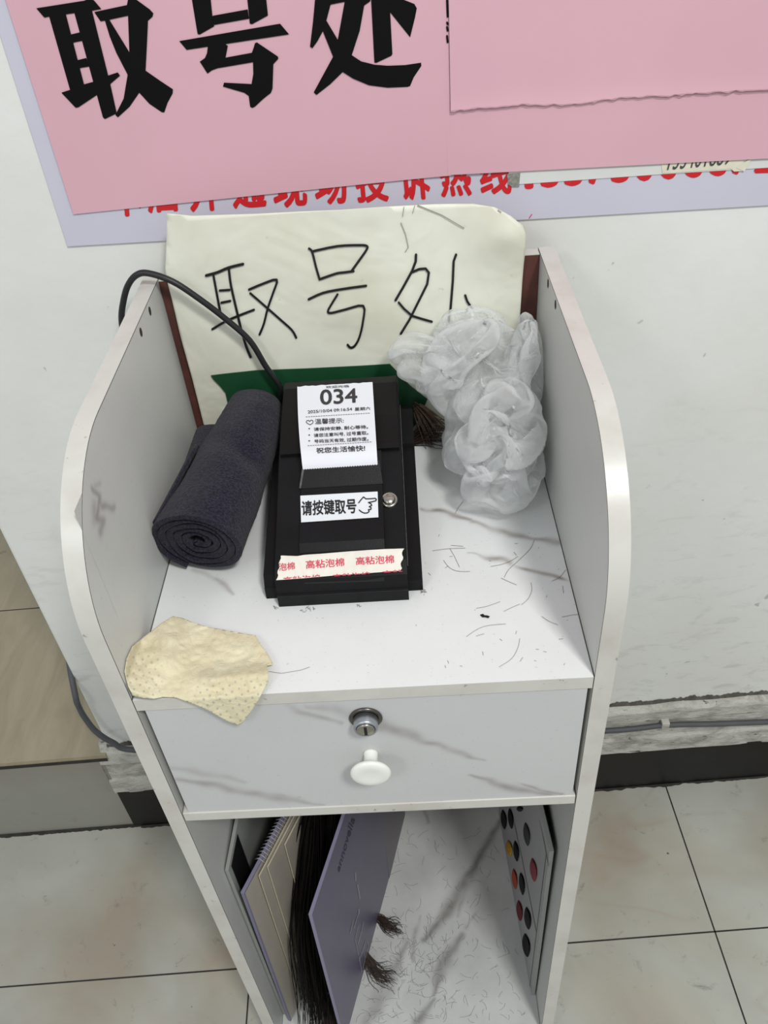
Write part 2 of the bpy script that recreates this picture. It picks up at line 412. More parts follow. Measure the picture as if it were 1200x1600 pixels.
_gc = {}
def glyphs(string, bold=0.0):
    k = (string, bold)
    if k in _gc: return _gc[k]
    c = bpy.data.curves.new('lettering', 'FONT'); c.body = string; c.size = 1; c.offset = bold; c.resolution_u = 4
    o = bpy.data.objects.new('lettering', c); COL.objects.link(o)
    dg = bpy.context.evaluated_depsgraph_get(); me = bpy.data.meshes.new_from_object(o.evaluated_get(dg))
    vs = [(v.co.x, v.co.y) for v in me.vertices]; fs = [tuple(p.vertices) for p in me.polygons]
    bpy.data.meshes.remove(me); bpy.data.objects.remove(o); bpy.data.curves.remove(c)
    xs = [v[0] for v in vs]; ys = [v[1] for v in vs]
    _gc[k] = (vs, fs, (min(xs), max(xs), min(ys), max(ys))); return _gc[k]
def clip_text(vs, fs, axis, val, keep_greater):
    bm = bmesh.new(); bv = [bm.verts.new((a, b, 0)) for a, b in vs]
    for f in fs:
        try: bm.faces.new([bv[i] for i in f])
        except ValueError: pass
    no = Vector((1, 0, 0)) if axis == 0 else Vector((0, 1, 0)); co = no * val
    bmesh.ops.bisect_plane(bm, geom=bm.verts[:] + bm.edges[:] + bm.faces[:], plane_co=co, plane_no=no, clear_inner=keep_greater, clear_outer=not keep_greater)
    bm.verts.index_update(); v2 = [(v.co.x, v.co.y) for v in bm.verts]; f2 = [tuple(v.index for v in f.verts) for f in bm.faces]
    bm.free(); return v2, f2
def smooth_path(pts, n=8):
    pts = [Vector(p) for p in pts]; out = []
    for i in range(len(pts) - 1):
        p0, p1, p2, p3 = pts[max(i - 1, 0)], pts[i], pts[i + 1], pts[min(i + 2, len(pts) - 1)]
        for k in range(n):
            t = k / n
            out.append(0.5 * ((2 * p1) + (p2 - p0) * t + (2 * p0 - 5 * p1 + 4 * p2 - p3) * t * t + (3 * p1 - p0 - 3 * p2 + p3) * t ** 3))
    out.append(pts[-1]); return out
def vein_field(lines):
    """lines: list of (points3d, [halfwidth per point], strength); returns f(p) -> 0..1"""
    segs = []
    for pts, ws, st in lines:
        if not isinstance(ws, (list, tuple)): ws = [ws] * len(pts)
        for i in range(len(pts) - 1): segs.append((pts[i], pts[i + 1], ws[i], ws[i + 1], st))
    def f(p):
        q = p + Vector((noise.noise(p * 60), noise.noise(p * 60 + Vector((9, 3, 5))), noise.noise(p * 60 + Vector((2, 8, 1))))) * 0.0035
        best = 0
        for a, b, w0, w1, st in segs:
            d = b - a; t = max(0, min(1, (q - a).dot(d) / d.dot(d))); w = (w0 + (w1 - w0) * t)
            r = (q - a - d * t).length / w
            if r < 2.2: best = max(best, st * math.exp(-r * r))
        if best > 0.01: best *= 0.85 + 0.35 * noise.noise(p * 70)
        return max(0, min(1, best))
    return f
def veined_grid(o, du, dv, nu, nv, field, mb=None, mat=0):
    """flat dense grid with the vein attribute; other vertices of the mesh keep 0"""
    mb = mb or MB(); o = Vector(o); du = Vector(du); dv = Vector(dv)
    n0 = len(mb.v)
    cur = mb.attr.get('vein', []); cur += [0.0] * (n0 - len(cur))
    mb.grid(lambda u, v: o + du * u + dv * v, nu, nv, mat, False)
    cur += [field(p) for p in mb.v[n0:]]
    mb.attr['vein'] = cur; return mb
def fin(mb):
    c = mb.attr.setdefault('vein', []); c += [0.0] * (len(mb.v) - len(c)); return mb

# ================================================================== THE ROOM
def room_obj(mb, name, mats, kind='structure', **kw):
    """the room's meshes are given in wall coordinates (u along, v depth, z) and turned by TH"""
    o = mb.build(name, mats, kind=kind, **kw); o.rotation_euler = (0, 0, TH); return o
WE = -0.444                                  # left end of the wall
# wall with slightly rounded plaster end
mb = MB(); mb.box(WE, 2.2, WALL_V, WALL_V + 0.24, ZL, 1.7); room_obj(mb, 'wall_back', ['wall'], bevel=0.004)
# lower plastered strip (ledge) with wavy edge over the black skirting
mb = MB()
def ledge(u0, u1, n=150):
    prof = [(WALL_V + 0.02, ZL + 0.0), (LEDGE_V + 0.004, ZL - 0.001), (LEDGE_V, ZL - 0.006), (LEDGE_V + 0.0005, -0.61), (LEDGE_V + 0.003, -0.615), (LEDGE_V + 0.003, -0.655), (LEDGE_V + 0.0, -0.66), (LEDGE_V - 0.0015, -0.692)]
    def f(a, b):
        k = b * (len(prof) - 1); i = min(int(k), len(prof) - 2); t = k - i
        v = prof[i][0] + (prof[i + 1][0] - prof[i][0]) * t; z = prof[i][1] + (prof[i + 1][1] - prof[i][1]) * t
        u = u0 + (u1 - u0) * a
        z += 0.004 * noise.noise(Vector((u * 14, z * 30, 0))) * (1 if b > 0.9 or b < 0.25 else 0.3)
        v += 0.002 * noise.noise(Vector((u * 30, z * 60, 3)))
        if b >= 0.999: z += 0.003 * noise.noise(Vector((u * 45, 0, 7)))
        return (u, v, z)
    mb.grid(f, n, 21, 0, False)
ledge(WE - 0.016, 2.2)
# end face of the ledge
mb.add([(WE - 0.016, LEDGE_V, ZL - 0.004), (WE - 0.016, LEDGE_V + 0.25, ZL - 0.004), (WE - 0.016, LEDGE_V + 0.25, -0.692), (WE - 0.016, LEDGE_V, -0.692)], [(0, 1, 2, 3)])
room_obj(mb, 'trim_1', ['plaster'])
mb = MB(); mb.box(WE - 0.012, 2.2, LEDGE_V - 0.001, LEDGE_V + 0.02, ZF, -0.69)
room_obj(mb, 'baseboard_back', ['baseblack'])
# grime line where the wall meets the ledge
mb = MB()
def gr(a, b):
    u = WE + (2.2 - WE) * a; z = ZL - 0.0005 + b * (0.007 + 0.005 * noise.noise(Vector((u * 45, 0, 0))) + 0.005 * noise.noise(Vector((u * 190, 0, 3))))
    return (u, WALL_V - 0.0006 - (1 - b) * 0.003, z)
mb.grid(gr, 1400, 1, 0, False); room_obj(mb, 'trim_2', ['grime'])

# step left of the wall: tiled riser and beige stone top
mb = MB(); mb.box(-1.8, WE - 0.012, LEDGE_V + 0.002, LEDGE_V + 0.02, ZF, ZL - 0.016); room_obj(mb, 'trim_3', ['riser'])
mb = MB(); mb.box(-1.8, WE - 0.0, LEDGE_V - 0.001, 2.0, ZL - 0.014, ZL); mb.box(-1.8, WE, LEDGE_V + 0.006, LEDGE_V + 0.03, ZL - 0.02, ZL - 0.012, 1)
mb.box(-1.8, WE, 0.6945, 0.6965, ZL, ZL + 0.0003, 1)
room_obj(mb, 'floor_step', ['beige', 'joint'])
# black joints: foot of the riser
mb = MB()
mb.grid(lambda a, b: (-1.8 + (1.8 + WE) * a, LEDGE_V + 0.001 - b * (0.004 + 0.002 * noise.noise(Vector((a * 90, 0, 2))) + 0.0015 * noise.noise(Vector((a * 220, 0, 2)))), ZF + 0.0006 + (1 - b) * 0.004), 900, 1, 0, False)
mb.grid(lambda a, b: (WE + (2.2 - WE) * a, LEDGE_V - 0.002 - b * max(0.0006, 0.003 + 0.004 * noise.noise(Vector((a * 60, 0, 5))) + 0.0025 * noise.noise(Vector((a * 240, 0, 5)))), ZF + 0.0006 + (1 - b) * 0.002), 1400, 1, 0, False)
mb.grid(lambda a, b: (-1.8 + (1.8 + WE) * a, LEDGE_V - 0.0015, ZL - 0.016 + b * 0.008), 10, 1, 0, False)  # riser top: black joint, with the shadow in the gap painted dark
room_obj(mb, 'trim_4', ['joint'])

# floor
mb = MB(); mb.box(-1.8, 2.2, -2.4, LEDGE_V + 0.02, ZF - 0.03, ZF)
gw = 0.0011
for k in range(-2, 4):
    u = 0.465 + 0.70 * k
    if -1.8 < u < 2.2: mb.box(u - gw, u + gw, -2.4, 0.362, ZF - 0.001, ZF + 0.0004, 1)
for k in range(0, 4):
    v = 0.114 - 0.70 * k; mb.box(-1.8, 2.2, v - gw, v + gw, ZF - 0.001, ZF + 0.0004, 1)
room_obj(mb, 'floor', ['tile', 'joint'])

# grey cable clipped along the ledge, turning up round the wall's end
def wallcable():
    c = LEDGE_V - 0.004
    pts = []
    q_ = WL(c)(118, 1086); pts += [uvz(WE - 0.006, WALL_V + 0.08, q_.z + 0.05), uvz(WE - 0.008, WALL_V + 0.03, q_.z + 0.035)]
    for p in [(118, 1088), (124, 1106), (133, 1122), (150, 1143), (176, 1160), (212, 1172)]:
        pts.append(WL(c)(*p))
    a = pts[-1]; b = WL(c)(945, 1142)
    pts += [a.lerp(b, 0.2) + Vector((0, 0, -0.008)), a.lerp(b, 0.6), b]
    for p in [(1040, 1133), (1120, 1131), (1200, 1128)]: pts.append(WL(c)(*p))
    d = (pts[-1] - pts[-2]).normalized(); pts.append(pts[-1] + d * 0.5)
    mb = MB(); mb.tube(smooth_path(pts, 6), 0.0044, 0, 8)
    root = thing('wall_cable', (a.x, a.y, a.z), 'grey cable clipped along the plastered ledge low on the wall behind the cabinet', 'cable')
    mb.build('cable', ['cable_grey'], root)
    q = WL(c)(1039, 1131); mb = MB()
    mb.box(q.x - 0.006, q.x + 0.006, q.y - 0.005, q.y + 0.006, q.z - 0.009, q.z + 0.007); mb.build('cable_clip', ['plaster'], root, bevel=0.001)
wallcable()

# ================================================================== POSTERS ON THE WALL
LIFT = uvz(0, -1, 0)
def sheet(mb, uvpts, v, t=0.0006, mat=0):
    mb.extrude([uvz(a, v, b) for a, b in uvpts], LIFT * t * 1, mat)
# lavender banner with red line of text
mb = MB(); sheet(mb, [(-0.250, 0.2205), (0.62, 0.1955), (0.62, 0.70), (-0.245, 0.70)], WALL_V - 0.0002, 0.0022)
s = WL(WALL_V - 0.0028)
for ch, cx, by, ww, hh in [('本', 199, 339, 58, 66), ('店', 257, 333, 58, 66), ('开', 322, 331, 56, 64), ('通', 391, 326, 60, 66), ('现', 455, 325, 60, 66),
                           ('场', 519, 320, 58, 66), ('投', 583, 317, 58, 66), ('诉', 650, 313, 56, 64), ('热', 714, 308, 56, 64), ('线', 776, 305, 56, 64)]:
    ww -= 7
    mb.text(ch, [(cx - ww / 2 - 6, by - hh), (cx + ww / 2 - 6, by - hh - 3), (cx + ww / 2, by - 2), (cx - ww / 2, by + 1)], s, 1, 0.032)
for i, (ch, cx) in enumerate([('1', 827), ('3', 860), ('3', 897), ('7', 932), ('3', 970), ('0', 1007), ('0', 1045), ('8', 1084), ('8', 1122), ('7', 1156), ('2', 1193)]):
    by = 296 - (cx - 827) * 0.068; ww = 14 if ch == '1' else 30
    mb.text(ch, [(cx - ww / 2 - 3, by - 46), (cx + ww / 2 - 3, by - 48), (cx + ww / 2, by - 1), (cx - ww / 2, by)], s, 1, 0.05)
mb.stroke([(827, 341), (831, 335)], 1.6, s, 2)
M['magenta'] = mat('magenta_speck', (210, 60, 150), 0.5)
mb.build('banner', ['lav', 'red', 'magenta'], label='pale lavender wall banner with a line of red characters, mostly hidden under pink sheets', cat='banner')

# left pink sheet with the big black characters
mb = MB()
A0, A1 = (-0.2345, 0.2505), (0.1145, 0.2560)
pv = WALL_V - 0.0034
def pinkl(a, b):
    u = A0[0] * 1.0 + (A1[0] - A0[0]) * a; z = (A0[1] + (A1[1] - A0[1]) * a) + b * 0.42
    w = 0.0003 * noise.noise(Vector((u * 7, z * 7, 1)))
    return uvz(u, pv - 0.0008 + w - 0.0012 * (a ** 14), z)
mb.grid(pinkl, 40, 30, 0, True)
s = WL(pv - 0.0013)
z1 = crop(40, 0, 4.8); z2 = crop(270, 0, 6); z3 = crop(460, 0, 4.8)
for P in [
    [(80, 62), (440, 5), (470, -10), (510, 0), (568, 68), (500, 80), (175, 125), (140, 132)],
    [(175, 118), (300, 100), (440, 640), (335, 680)],
    [(365, 95), (498, 78), (635, 630), (684, 850), (595, 893), (580, 880)],
    [(325, 262), (405, 243), (430, 305), (345, 322)], [(380, 453), (455, 435), (480, 498), (400, 512)],
    [(268, 695), (335, 673), (440, 632), (520, 610), (615, 568), (690, 543), (708, 567), (635, 630), (530, 715), (395, 805), (375, 808)]]:
    mb.poly(z1(P), s, 1)
mb.poly([z1([(515, 90), (760, 38), (770, -20), (800, -25), (930, 70), (958, 100), (952, 125), (918, 155), (912, 300), (900, 530), (1000, 600), (1105, 670), (1103, 700), (1065, 770), (1040, 843), (1022, 842), (930, 780), (852, 695), (780, 800), (692, 880), (673, 862), (735, 740), (765, 560), (680, 395), (630, 270), (595, 155), (562, 160)]),
         z1([(628, 148), (768, 118), (778, 392)])], s, 1)
for P in [
    [(150, -210), (870, -330), (895, -120), (160, 0)][:0] or [(175, -130), (860, -230), (880, -60), (190, 0)],
    [(170, -60), (350, -60), (380, 232), (390, 245), (250, 325), (232, 318)],
    [(690, -90), (868, -90), (892, 145), (740, 228), (722, 220)], [(372, 148), (702, 88), (716, 175), (380, 235)],
    [(60, 385), (1005, 222), (1090, 322), (130, 468)],
    [(330, 420), (480, 405), (516, 430), (495, 540), (740, 495), (757, 450), (770, 405), (788, 397), (985, 530), (990, 550), (943, 600), (935, 830), (920, 870), (850, 925), (770, 1000), (745, 1012), (725, 1000), (712, 900), (670, 870), (470, 812), (480, 775), (738, 788), (755, 690), (752, 583), (420, 640), (365, 660), (325, 690), (253, 578), (300, 545), (320, 500)]]:
    mb.poly(z2(P), s, 1)
for P in [
    [(158, -40), (290, -40), (270, 40), (240, 155), (215, 230), (175, 305), (135, 362), (117, 350), (140, 160)],
    [(270, -70), (600, -100), (568, 10), (522, 42), (375, 14), (272, 34)],
    [(378, 8), (524, 40), (490, 230), (430, 415), (362, 540), (270, 630), (165, 712), (145, 692), (290, 425), (325, 300)],
    [(240, 155), (325, 298), (432, 415), (500, 460), (600, 485), (700, 493), (830, 488), (950, 470), (952, 495), (895, 580), (868, 645), (850, 652), (700, 658), (560, 640), (440, 590), (362, 540), (290, 425), (212, 230)],
    [(568, -150), (720, -150), (718, 90), (735, 405), (728, 418), (612, 472), (600, 468)],
    [(715, -90), (800, -10), (900, 30), (918, 62), (905, 130), (868, 280), (718, 92)]]:
    mb.poly(z3(P), s, 1)
mb.build('pink_sheet', ['pink', 'blackcut'], label='pink paper sheet on the wall with three large bold black characters', cat='paper sign')

# lower right pink sheet, under the torn one
mb = MB(); pv2 = WALL_V - 0.0046
Bl, Br = WL(pv2)(703, 273), WL(pv2)(1200, 247)
def uz(p): return (p.x * CT + p.y * ST, p.z)
b0, b1 = uz(Bl), uz(Br); sl = (b1[1] - b0[1]) / (b1[0] - b0[0]); uR = 0.60
def pinkr(a, b):
    u = b0[0] - 0.002 + (uR - b0[0]) * a; z = b0[1] + sl * (u - b0[0]) + b * 0.40
    w = 0.0004 * noise.noise(Vector((u * 6, z * 6, 4))) + 0.0008
    if u > 0.36: w += 0.002 * (u - 0.36) / 0.24 * (1 - b)
    return uvz(u, pv2 - w, z)
mb.grid(pinkr, 40, 24, 0, True)
ss = WL(pv2 - 0.0016)
for y0, y1_ in [(0, 26), (35, 38), (42, 48), (56, 66)]: mb.stroke([(698.5, y0), (699.5, y1_)], 3, ss, 1)
mb.build('pink_sheet', ['pink', 'blackcut'], label='plain pink sheet on the right, its lower edge over a white strip', cat='paper sheet')
# upper right pink sheet with torn lower edge
mb = MB(); pv3 = WALL_V - 0.0062
torn = [(704, 172), (716, 171), (735, 168), (765, 166), (790, 164), (815, 162), (842, 162), (860, 162), (880, 162), (900, 161), (922, 158), (945, 154), (975, 151), (1010, 149), (1040, 148), (1075, 145), (1120, 142), (1160, 140), (1200, 138), (1330, 131)]
tuz = [uz(WL(pv3)(*p)) for p in torn]
def tz(u):
    for (a, za), (b, zb) in zip(tuz, tuz[1:]):
        if u <= b: return za + (zb - za) * (u - a) / (b - a)
    return tuz[-1][1]
def pinkt(a, b):
    u = tuz[0][0] + (tuz[-1][0] - tuz[0][0]) * a; z0 = tz(u) + 0.0012 * noise.noise(Vector((u * 120, 0, 0)))
    z = z0 + (0.62 - z0) * b ** 1.3
    w = 0.0008 + 0.0010 * noise.noise(Vector((u * 7, z * 7, 9))) + 0.0012 * max(0, 1 - b / 0.12) ** 2
    return uvz(u, pv3 - w, z)
mb.grid(pinkt, 90, 26, 0, True)
mb.grid(lambda a, b: pinkt(a, 0) + Vector((0, -0.0003, -0.0011 * b * (0.6 + noise.noise(Vector((a * 60, 0, 0)))))), 120, 1, 1, False)
mb.build('pink_sheet', ['pink', 'pinkedge'], label='blank pink sheet with a torn lower edge at upper right', cat='paper sheet')
# white strip with dirty tape end, showing under the right pink sheet
mb = MB(); s = WL(WALL_V - 0.0032)
mb.poly([(795, 289), (1037, 272), (1200, 262), (1330, 254), (1330, 200), (1200, 215), (795, 240)], s, 0)
mb.poly([(792, 272), (813, 270), (811, 292), (800, 292), (794, 288)], WL(WALL_V - 0.0034), 1)
mb.build('paper_strip', ['whitestrip', 'silver'], label='narrow white strip peeping out below the right pink sheet', cat='paper strip', solid=0.0002)
# crumpled cream note with a handwritten number
mb = MB(); s = WL(WALL_V - 0.0036)
mb.grid(lambda a, b: WL(WALL_V - 0.0036 - 0.0004 * abs(noise.noise(Vector((a * 5, b * 3, 1)))))(1031 + 128 * a + 4 * b, (232 - 6 * a) + b * (39 - 3 * a + 5 * (a > 0.85))), 24, 6, 0, False)
mb.poly([(1150, 262), (1176, 246), (1172, 252), (1163, 268)], WL(WALL_V - 0.0041), 0)
mb.text('133401889', [(1050, 236), (1147, 230), (1140, 257), (1042, 266)], WL(WALL_V - 0.0043), 1, 0.0)
mb.build('paper_note', ['note', 'pen'], label='crumpled cream note with a handwritten number tucked under the pink sheet', cat='note', solid=0.0002)

# ================================================================== CABINET
HW, PT, DEP, TOP = 0.18, 0.015, 0.354, 0.1915
cab = thing('cabinet', (0, 0.17, ZF), 'narrow white cabinet with curved side panels, one drawer and open lower shelf', 'cabinet')
RAD = 0.118
arc = [(RAD - RAD * cos(t), TOP - RAD + RAD * sin(t)) for t in [i * pi / 2 / 22 for i in range(23)]]
prof = [(0.0, ZF)] + arc + [(DEP, TOP), (DEP, ZF)]
def side(xin, sgn, xf):
    x1 = xin + sgn * PT
    mb = MB(); a0, a1 = min(xin, x1), max(xin, x1)
    n_ = len(prof)
    for xx, rev in ((a0, True), (a1, False)):
        ids = tuple(range(n_)); mb.add([(xx, y, z) for y, z in prof], [ids[::-1] if rev else ids], 0)
    m_ = n_ - 1
    mb.add([(a0, y, z) for y, z in prof[:m_]] + [(a1, y, z) for y, z in prof[:m_]], [(i, i + 1, m_ + i + 1, m_ + i) for i in range(m_ - 1)], 1, True)
    mb.add([(a0, *prof[-2]), (a0, *prof[-1]), (a1, *prof[-1]), (a1, *prof[-2]), (a0, *prof[0]), (a1, *prof[0])], [(0, 1, 2, 3), (1, 4, 5, 2)], 1)
    # thin dark line where the banding meets the inner face
    e = -sgn * 0.00015; w = 0.0007
    pr = prof[:-1]
    for (y0, z0_), (y1, z1_) in zip(pr[:-1], pr[1:]):
        d = Vector((0, y1 - y0, z1_ - z0_)); n = Vector((0, d.z, -d.y)).normalized() * w
        a, b = Vector((xin + e, y0, z0_)), Vector((xin + e, y1, z1_)); mb.add([a, b, b + n, a + n], [(0, 1, 2, 3)], 2)
    for p in xf:
        c = X(xin + e * 2)(*p)
        mb.add([c + Vector((0, cos(k * pi / 6) * 0.0033, sin(k * pi / 6) * 0.0042)) for k in range(12)], [tuple(range(12))], 3)
    return mb
mbL = side(-HW, -1, [(234.5, 486), (220.5, 519), (278, 0.1)][:2]); mbR = side(HW, 1, [(856, 443), (867.5, 476)])
q2 = crop(90, 650, 5.995)
def q3d(pts, f): return [f(*p) for p in pts]
f = vein_field([(q3d(q2([(325, 690), (390, 760), (420, 850), (530, 860)]), X(-HW)), 0.003, 0.75), (q3d(q2([(400, 780), (370, 960), (430, 990), (400, 1100)]), X(-HW)), 0.0045, 0.75), (q3d(q2([(335, 860), (350, 960)]), X(-HW)), 0.006, 0.5), (q3d(q2([(400, 620), (350, 650)]), X(-HW)), 0.0025, 0.5)])
fin(mbL); veined_grid((-HW + 0.0001, 0.03, 0.06), (0, 0.09, 0), (0, 0, 0.11), 60, 70, f, mbL)
fin(mbL).build('side_panel', ['panel', 'edge', 'seam', 'hole'], cab)
fin(mbR).build('side_panel', ['panel', 'edge', 'seam', 'hole'], cab)
# back board: brown inside, pale top edge
mb = MB(); mb.box(-HW + 0.0005, HW - 0.0005, 0.342, DEP, ZF + 0.01, TOP - 0.002, 0); mb.box(-HW + 0.0005, HW - 0.0005, 0.3415, DEP, TOP - 0.002, TOP - 0.0012, 1)
mb.build('back_panel', ['brown', 'edge'], cab)
# top shelf
c1 = crop(640, 780, 4.138); S0 = Z(0)
f = vein_field([
    (q3d(c1([(70, 60), (240, 85), (310, 105), (390, 140)]), S0), [0.002, 0.003, 0.003, 0.002], 0.8),
    (q3d(c1([(400, 150), (540, 195), (660, 225), (780, 255), (970, 280)]), S0), [0.002, 0.004, 0.004, 0.003, 0.004], 0.7),
    (q3d(c1([(440, 360), (540, 382), (640, 408)]), S0), [0.001, 0.004, 0.0035], 0.8),
    (q3d(c1([(380, 345), (440, 360)]), S0), [0.001, 0.001], 0.6),
    (q3d(c1([(690, 430), (780, 458), (880, 485), (1030, 525)]), S0), [0.002, 0.003, 0.003, 0.0012], 0.85),
    (q3d([(335, 905), (350, 915), (364, 928)], S0), [0.003, 0.003, 0.0015], 0.6),
    (q3d([(300, 890), (335, 905)], S0), [0.002, 0.003], 0.35)])
mb = MB(); mb.box(-HW + 0.0008, HW - 0.0008, 0, 0.342, -0.0134, -0.0001, 1)
veined_grid((-HW + 0.0008, 0, 0), (2 * HW - 0.0016, 0, 0), (0, 0.342, 0), 300, 285, f, fin(mb), 0)
mb.box(-HW + 0.0001, -HW + 0.0008, 0.0, 0.342, -0.0002, 0.0002, 2); mb.box(HW - 0.0008, HW - 0.0001, 0.0, 0.342, -0.0002, 0.0002, 2)
fin(mb).build('top_shelf', ['shelf', 'edge', 'seam'], cab)
# board under the drawer
mb = MB(); mb.box(-HW + 0.001, HW - 0.001, 0.0, 0.342, -0.1835, -0.1702); mb.build('divider_board', ['edge'], cab, bevel=0.0008)
# lower shelf
c2 = crop(560, 1240, 3.333); SB = Z(ZB)
f = vein_field([
    (q3d(c2([(740, 150), (660, 270), (600, 390), (530, 500), (480, 600), (410, 680), (340, 760)]), SB), [0.004, 0.006, 0.007, 0.011, 0.010, 0.006, 0.004], 0.85),
    (q3d(c2([(560, 480), (520, 640)]), SB), [0.006, 0.003], 0.6),
    (q3d(c2([(540, 735), (460, 860), (410, 960), (388, 1050)]), SB), [0.004, 0.011, 0.008, 0.003], 0.85),
    (q3d(c2([(320, 640), (290, 760), (290, 880)]), SB), [0.002, 0.004, 0.002], 0.5),
    (q3d(c2([(250, 780), (190, 900), (100, 1080), (40, 1190)]), SB), [0.004, 0.01, 0.014, 0.012], 0.6),
    (q3d(c2([(390, 1080), (300, 1200)]), SB), [0.003, 0.007], 0.7),
    (q3d(c2([(620, 600), (560, 700)]), SB), [0.002, 0.003], 0.4),
    (q3d(c2([(340, 90), (360, 150)]), SB), [0.003, 0.003], 0.5)])
mb = MB(); mb.box(-HW + 0.0005, HW - 0.0005, 0.0, 0.342, ZB - 0.015, ZB - 0.0001, 1)
veined_grid((-HW + 0.0005, 0, ZB), (2 * HW - 0.001, 0, 0), (0, 0.342, 0), 240, 230, f, fin(mb), 0)
fin(mb).build('lower_shelf', ['lower', 'edge'], cab)
# drawer
dr0 = MB(); c3 = crop(200, 1040, 1.6); YD = 0.0015; SD = Y(YD)
f = vein_field([
    (q3d(c3([(400, 98), (430, 115), (480, 130), (530, 145)]), SD), [0.0022, 0.0043, 0.0043, 0.0022], 0.51),
    (q3d(c3([(450, 100), (520, 108), (560, 125)]), SD), [0.0029, 0.0058, 0.0072], 0.34),
    (q3d(c3([(625, 150), (680, 165), (750, 190), (820, 215), (890, 240)]), SD), [0.0087, 0.0058, 0.0043, 0.0036, 0.0014], 0.55),
    (q3d(c3([(858, 272), (900, 288), (950, 305), (1080, 328)]), SD), [0.0020, 0.0043, 0.0058, 0.0029], 0.68),
    (q3d(c3([(975, 293), (1030, 310), (1085, 322)]), SD), [0.0014, 0.0029, 0.0022], 0.68),
    (q3d(c3([(100, 255), (200, 270), (290, 290)]), SD), [0.0043, 0.0058, 0.0029], 0.30),
    (q3d(c3([(120, 285), (220, 300), (300, 318), (400, 335), (490, 348)]), SD), [0.0029, 0.0058, 0.0058, 0.0058, 0.0014], 0.51),
    (q3d(c3([(230, 312), (330, 320), (430, 330)]), SD), [0.0014, 0.0043, 0.0014], 0.42)])
dx0, dx1, dz0, dz1 = -0.1735, 0.1762, -0.1698, -0.0150
dr0.box(dx0, dx1, YD + 0.0002, 0.017, dz0, dz1, 1)
veined_grid((dx0, YD, dz0), (dx1 - dx0, 0, 0), (0, 0, dz1 - dz0), 280, 124, f, fin(dr0), 0)
# drawer box behind the front
for bx in ((dx0 + 0.006, dx0 + 0.016, 0.017, 0.32), (dx1 - 0.016, dx1 - 0.006, 0.017, 0.32)): dr0.box(bx[0], bx[1], bx[2], bx[3], dz0 + 0.01, dz1 - 0.03, 2)
dr0.box(dx0 + 0.016, dx1 - 0.016, 0.31, 0.32, dz0 + 0.01, dz1 - 0.03, 2); dr0.box(dx0 + 0.016, dx1 - 0.016, 0.017, 0.31, dz0 + 0.01, dz0 + 0.014, 2)
drawer = fin(dr0).build('drawer', ['drawer', 'edge', 'panel'], cab)
base = SD(579.3, 1177.5); base.y = YD
mb = MB(); mb.lathe([(0, 0.0066), (0.001, 0.0060), (0.006, 0.0056), (0.0130, 0.0064), (0.0150, 0.0108), (0.0163, 0.0155), (0.0182, 0.0170), (0.0200, 0.0167), (0.0211, 0.0148), (0.0215, 0.010), (0.0209, 0.006), (0.0209, 0.001)], base, (0, -1, 0), 0, 48)
mb.build('knob', ['plastic'], drawer)
l = SD(571.5, 1121)
mb = MB(); mb.lathe([(0, 0.0132), (0.0012, 0.0136), (0.0022, 0.0126), (0.0024, 0.0112), (0.0018, 0.0102), (0.0018, 0.004)], l, (0, -1, 0), 0, 48)
mb.lathe([(0.0015, 0.0098), (0.0105, 0.0098), (0.0118, 0.0090), (0.0118, 0.0080), (0.0110, 0.0078), (0.0110, 0.003)], l, (0, -1, 0), 1, 48)
mb.lathe([(0.0100, 0.0074), (0.0124, 0.0072), (0.0130, 0.0064), (0.0130, 0.001)], l, (0, -1, 0), 2, 48)
mb.box(l.x - 0.0012, l.x + 0.0012, l.y - 0.0133, l.y - 0.0128, l.z - 0.0052, l.z + 0.0052, 3)
mb.build('lock', ['steel_dark', 'satin', 'steel', 'slot'], drawer, label='chrome key lock')
# small dark screw heads inside the lower compartment
mb = MB()
for p, sg in (((354, 1290), -1), ((903, 1260), 1)):
    pass

# ================================================================== HANDWRITTEN CARD
CY = 0.3375
SCd = Y(CY)
cp = [(261, 333), (300, 337), (400, 334), (460, 331), (530, 328), (600, 323), (680, 319), (740, 318), (773, 322), (797, 334), (815, 348), (820, 362), (820, 385), (818, 410), (812, 500), (806, 640), (800, 760), (640, 760), (420, 740), (347, 740), (318, 662), (300, 590), (281, 520), (268, 465), (258, 428), (260, 380)]
P3 = [SCd(*p) for p in cp]; P3 = [Vector((p.x, p.y, max(p.z, 0.0004))) for p in P3]
mb = MB()
# fine grid clipped to the outline so that the card can bow and wrinkle a little
def inside(x, z, poly):
    c = False; n = len(poly)
    for i in range(n):
        a, b = poly[i], poly[i - 1]
        if (a[1] > z) != (b[1] > z) and x < (b[0] - a[0]) * (z - a[1]) / (b[1] - a[1]) + a[0]: c = not c
    return c
def card_bow(x, z):
    d = 0.0012 * noise.noise(Vector((x * 12, z * 12, 2)))
    cx, cz = x - 0.150, z - 0.215
    d -= 0.010 * max(0, 1 - math.hypot(cx, cz) / 0.055) ** 2          # the loose upper right corner curls forward
    return d
outl = [(p.x, p.z) for p in P3]
bm = bmesh.new()
bv = [bm.verts.new((x, 0, z)) for x, z in outl]; fc = bm.faces.new(bv)
for ax, lo, hi, st in (((1, 0, 0), -0.18, 0.18, 0.006), ((0, 0, 1), 0.0, 0.27, 0.006)):
    t = lo
    while t < hi:
        t += st
        bmesh.ops.bisect_plane(bm, geom=bm.verts[:] + bm.edges[:] + bm.faces[:], plane_co=Vector(ax) * t, plane_no=Vector(ax))
bm.verts.index_update()
mb.add([(v.co.x, CY + card_bow(v.co.x, v.co.z), v.co.z) for v in bm.verts], [tuple(v.index for v in f_.verts) for f_ in bm.faces], 0, True)
bm.free()
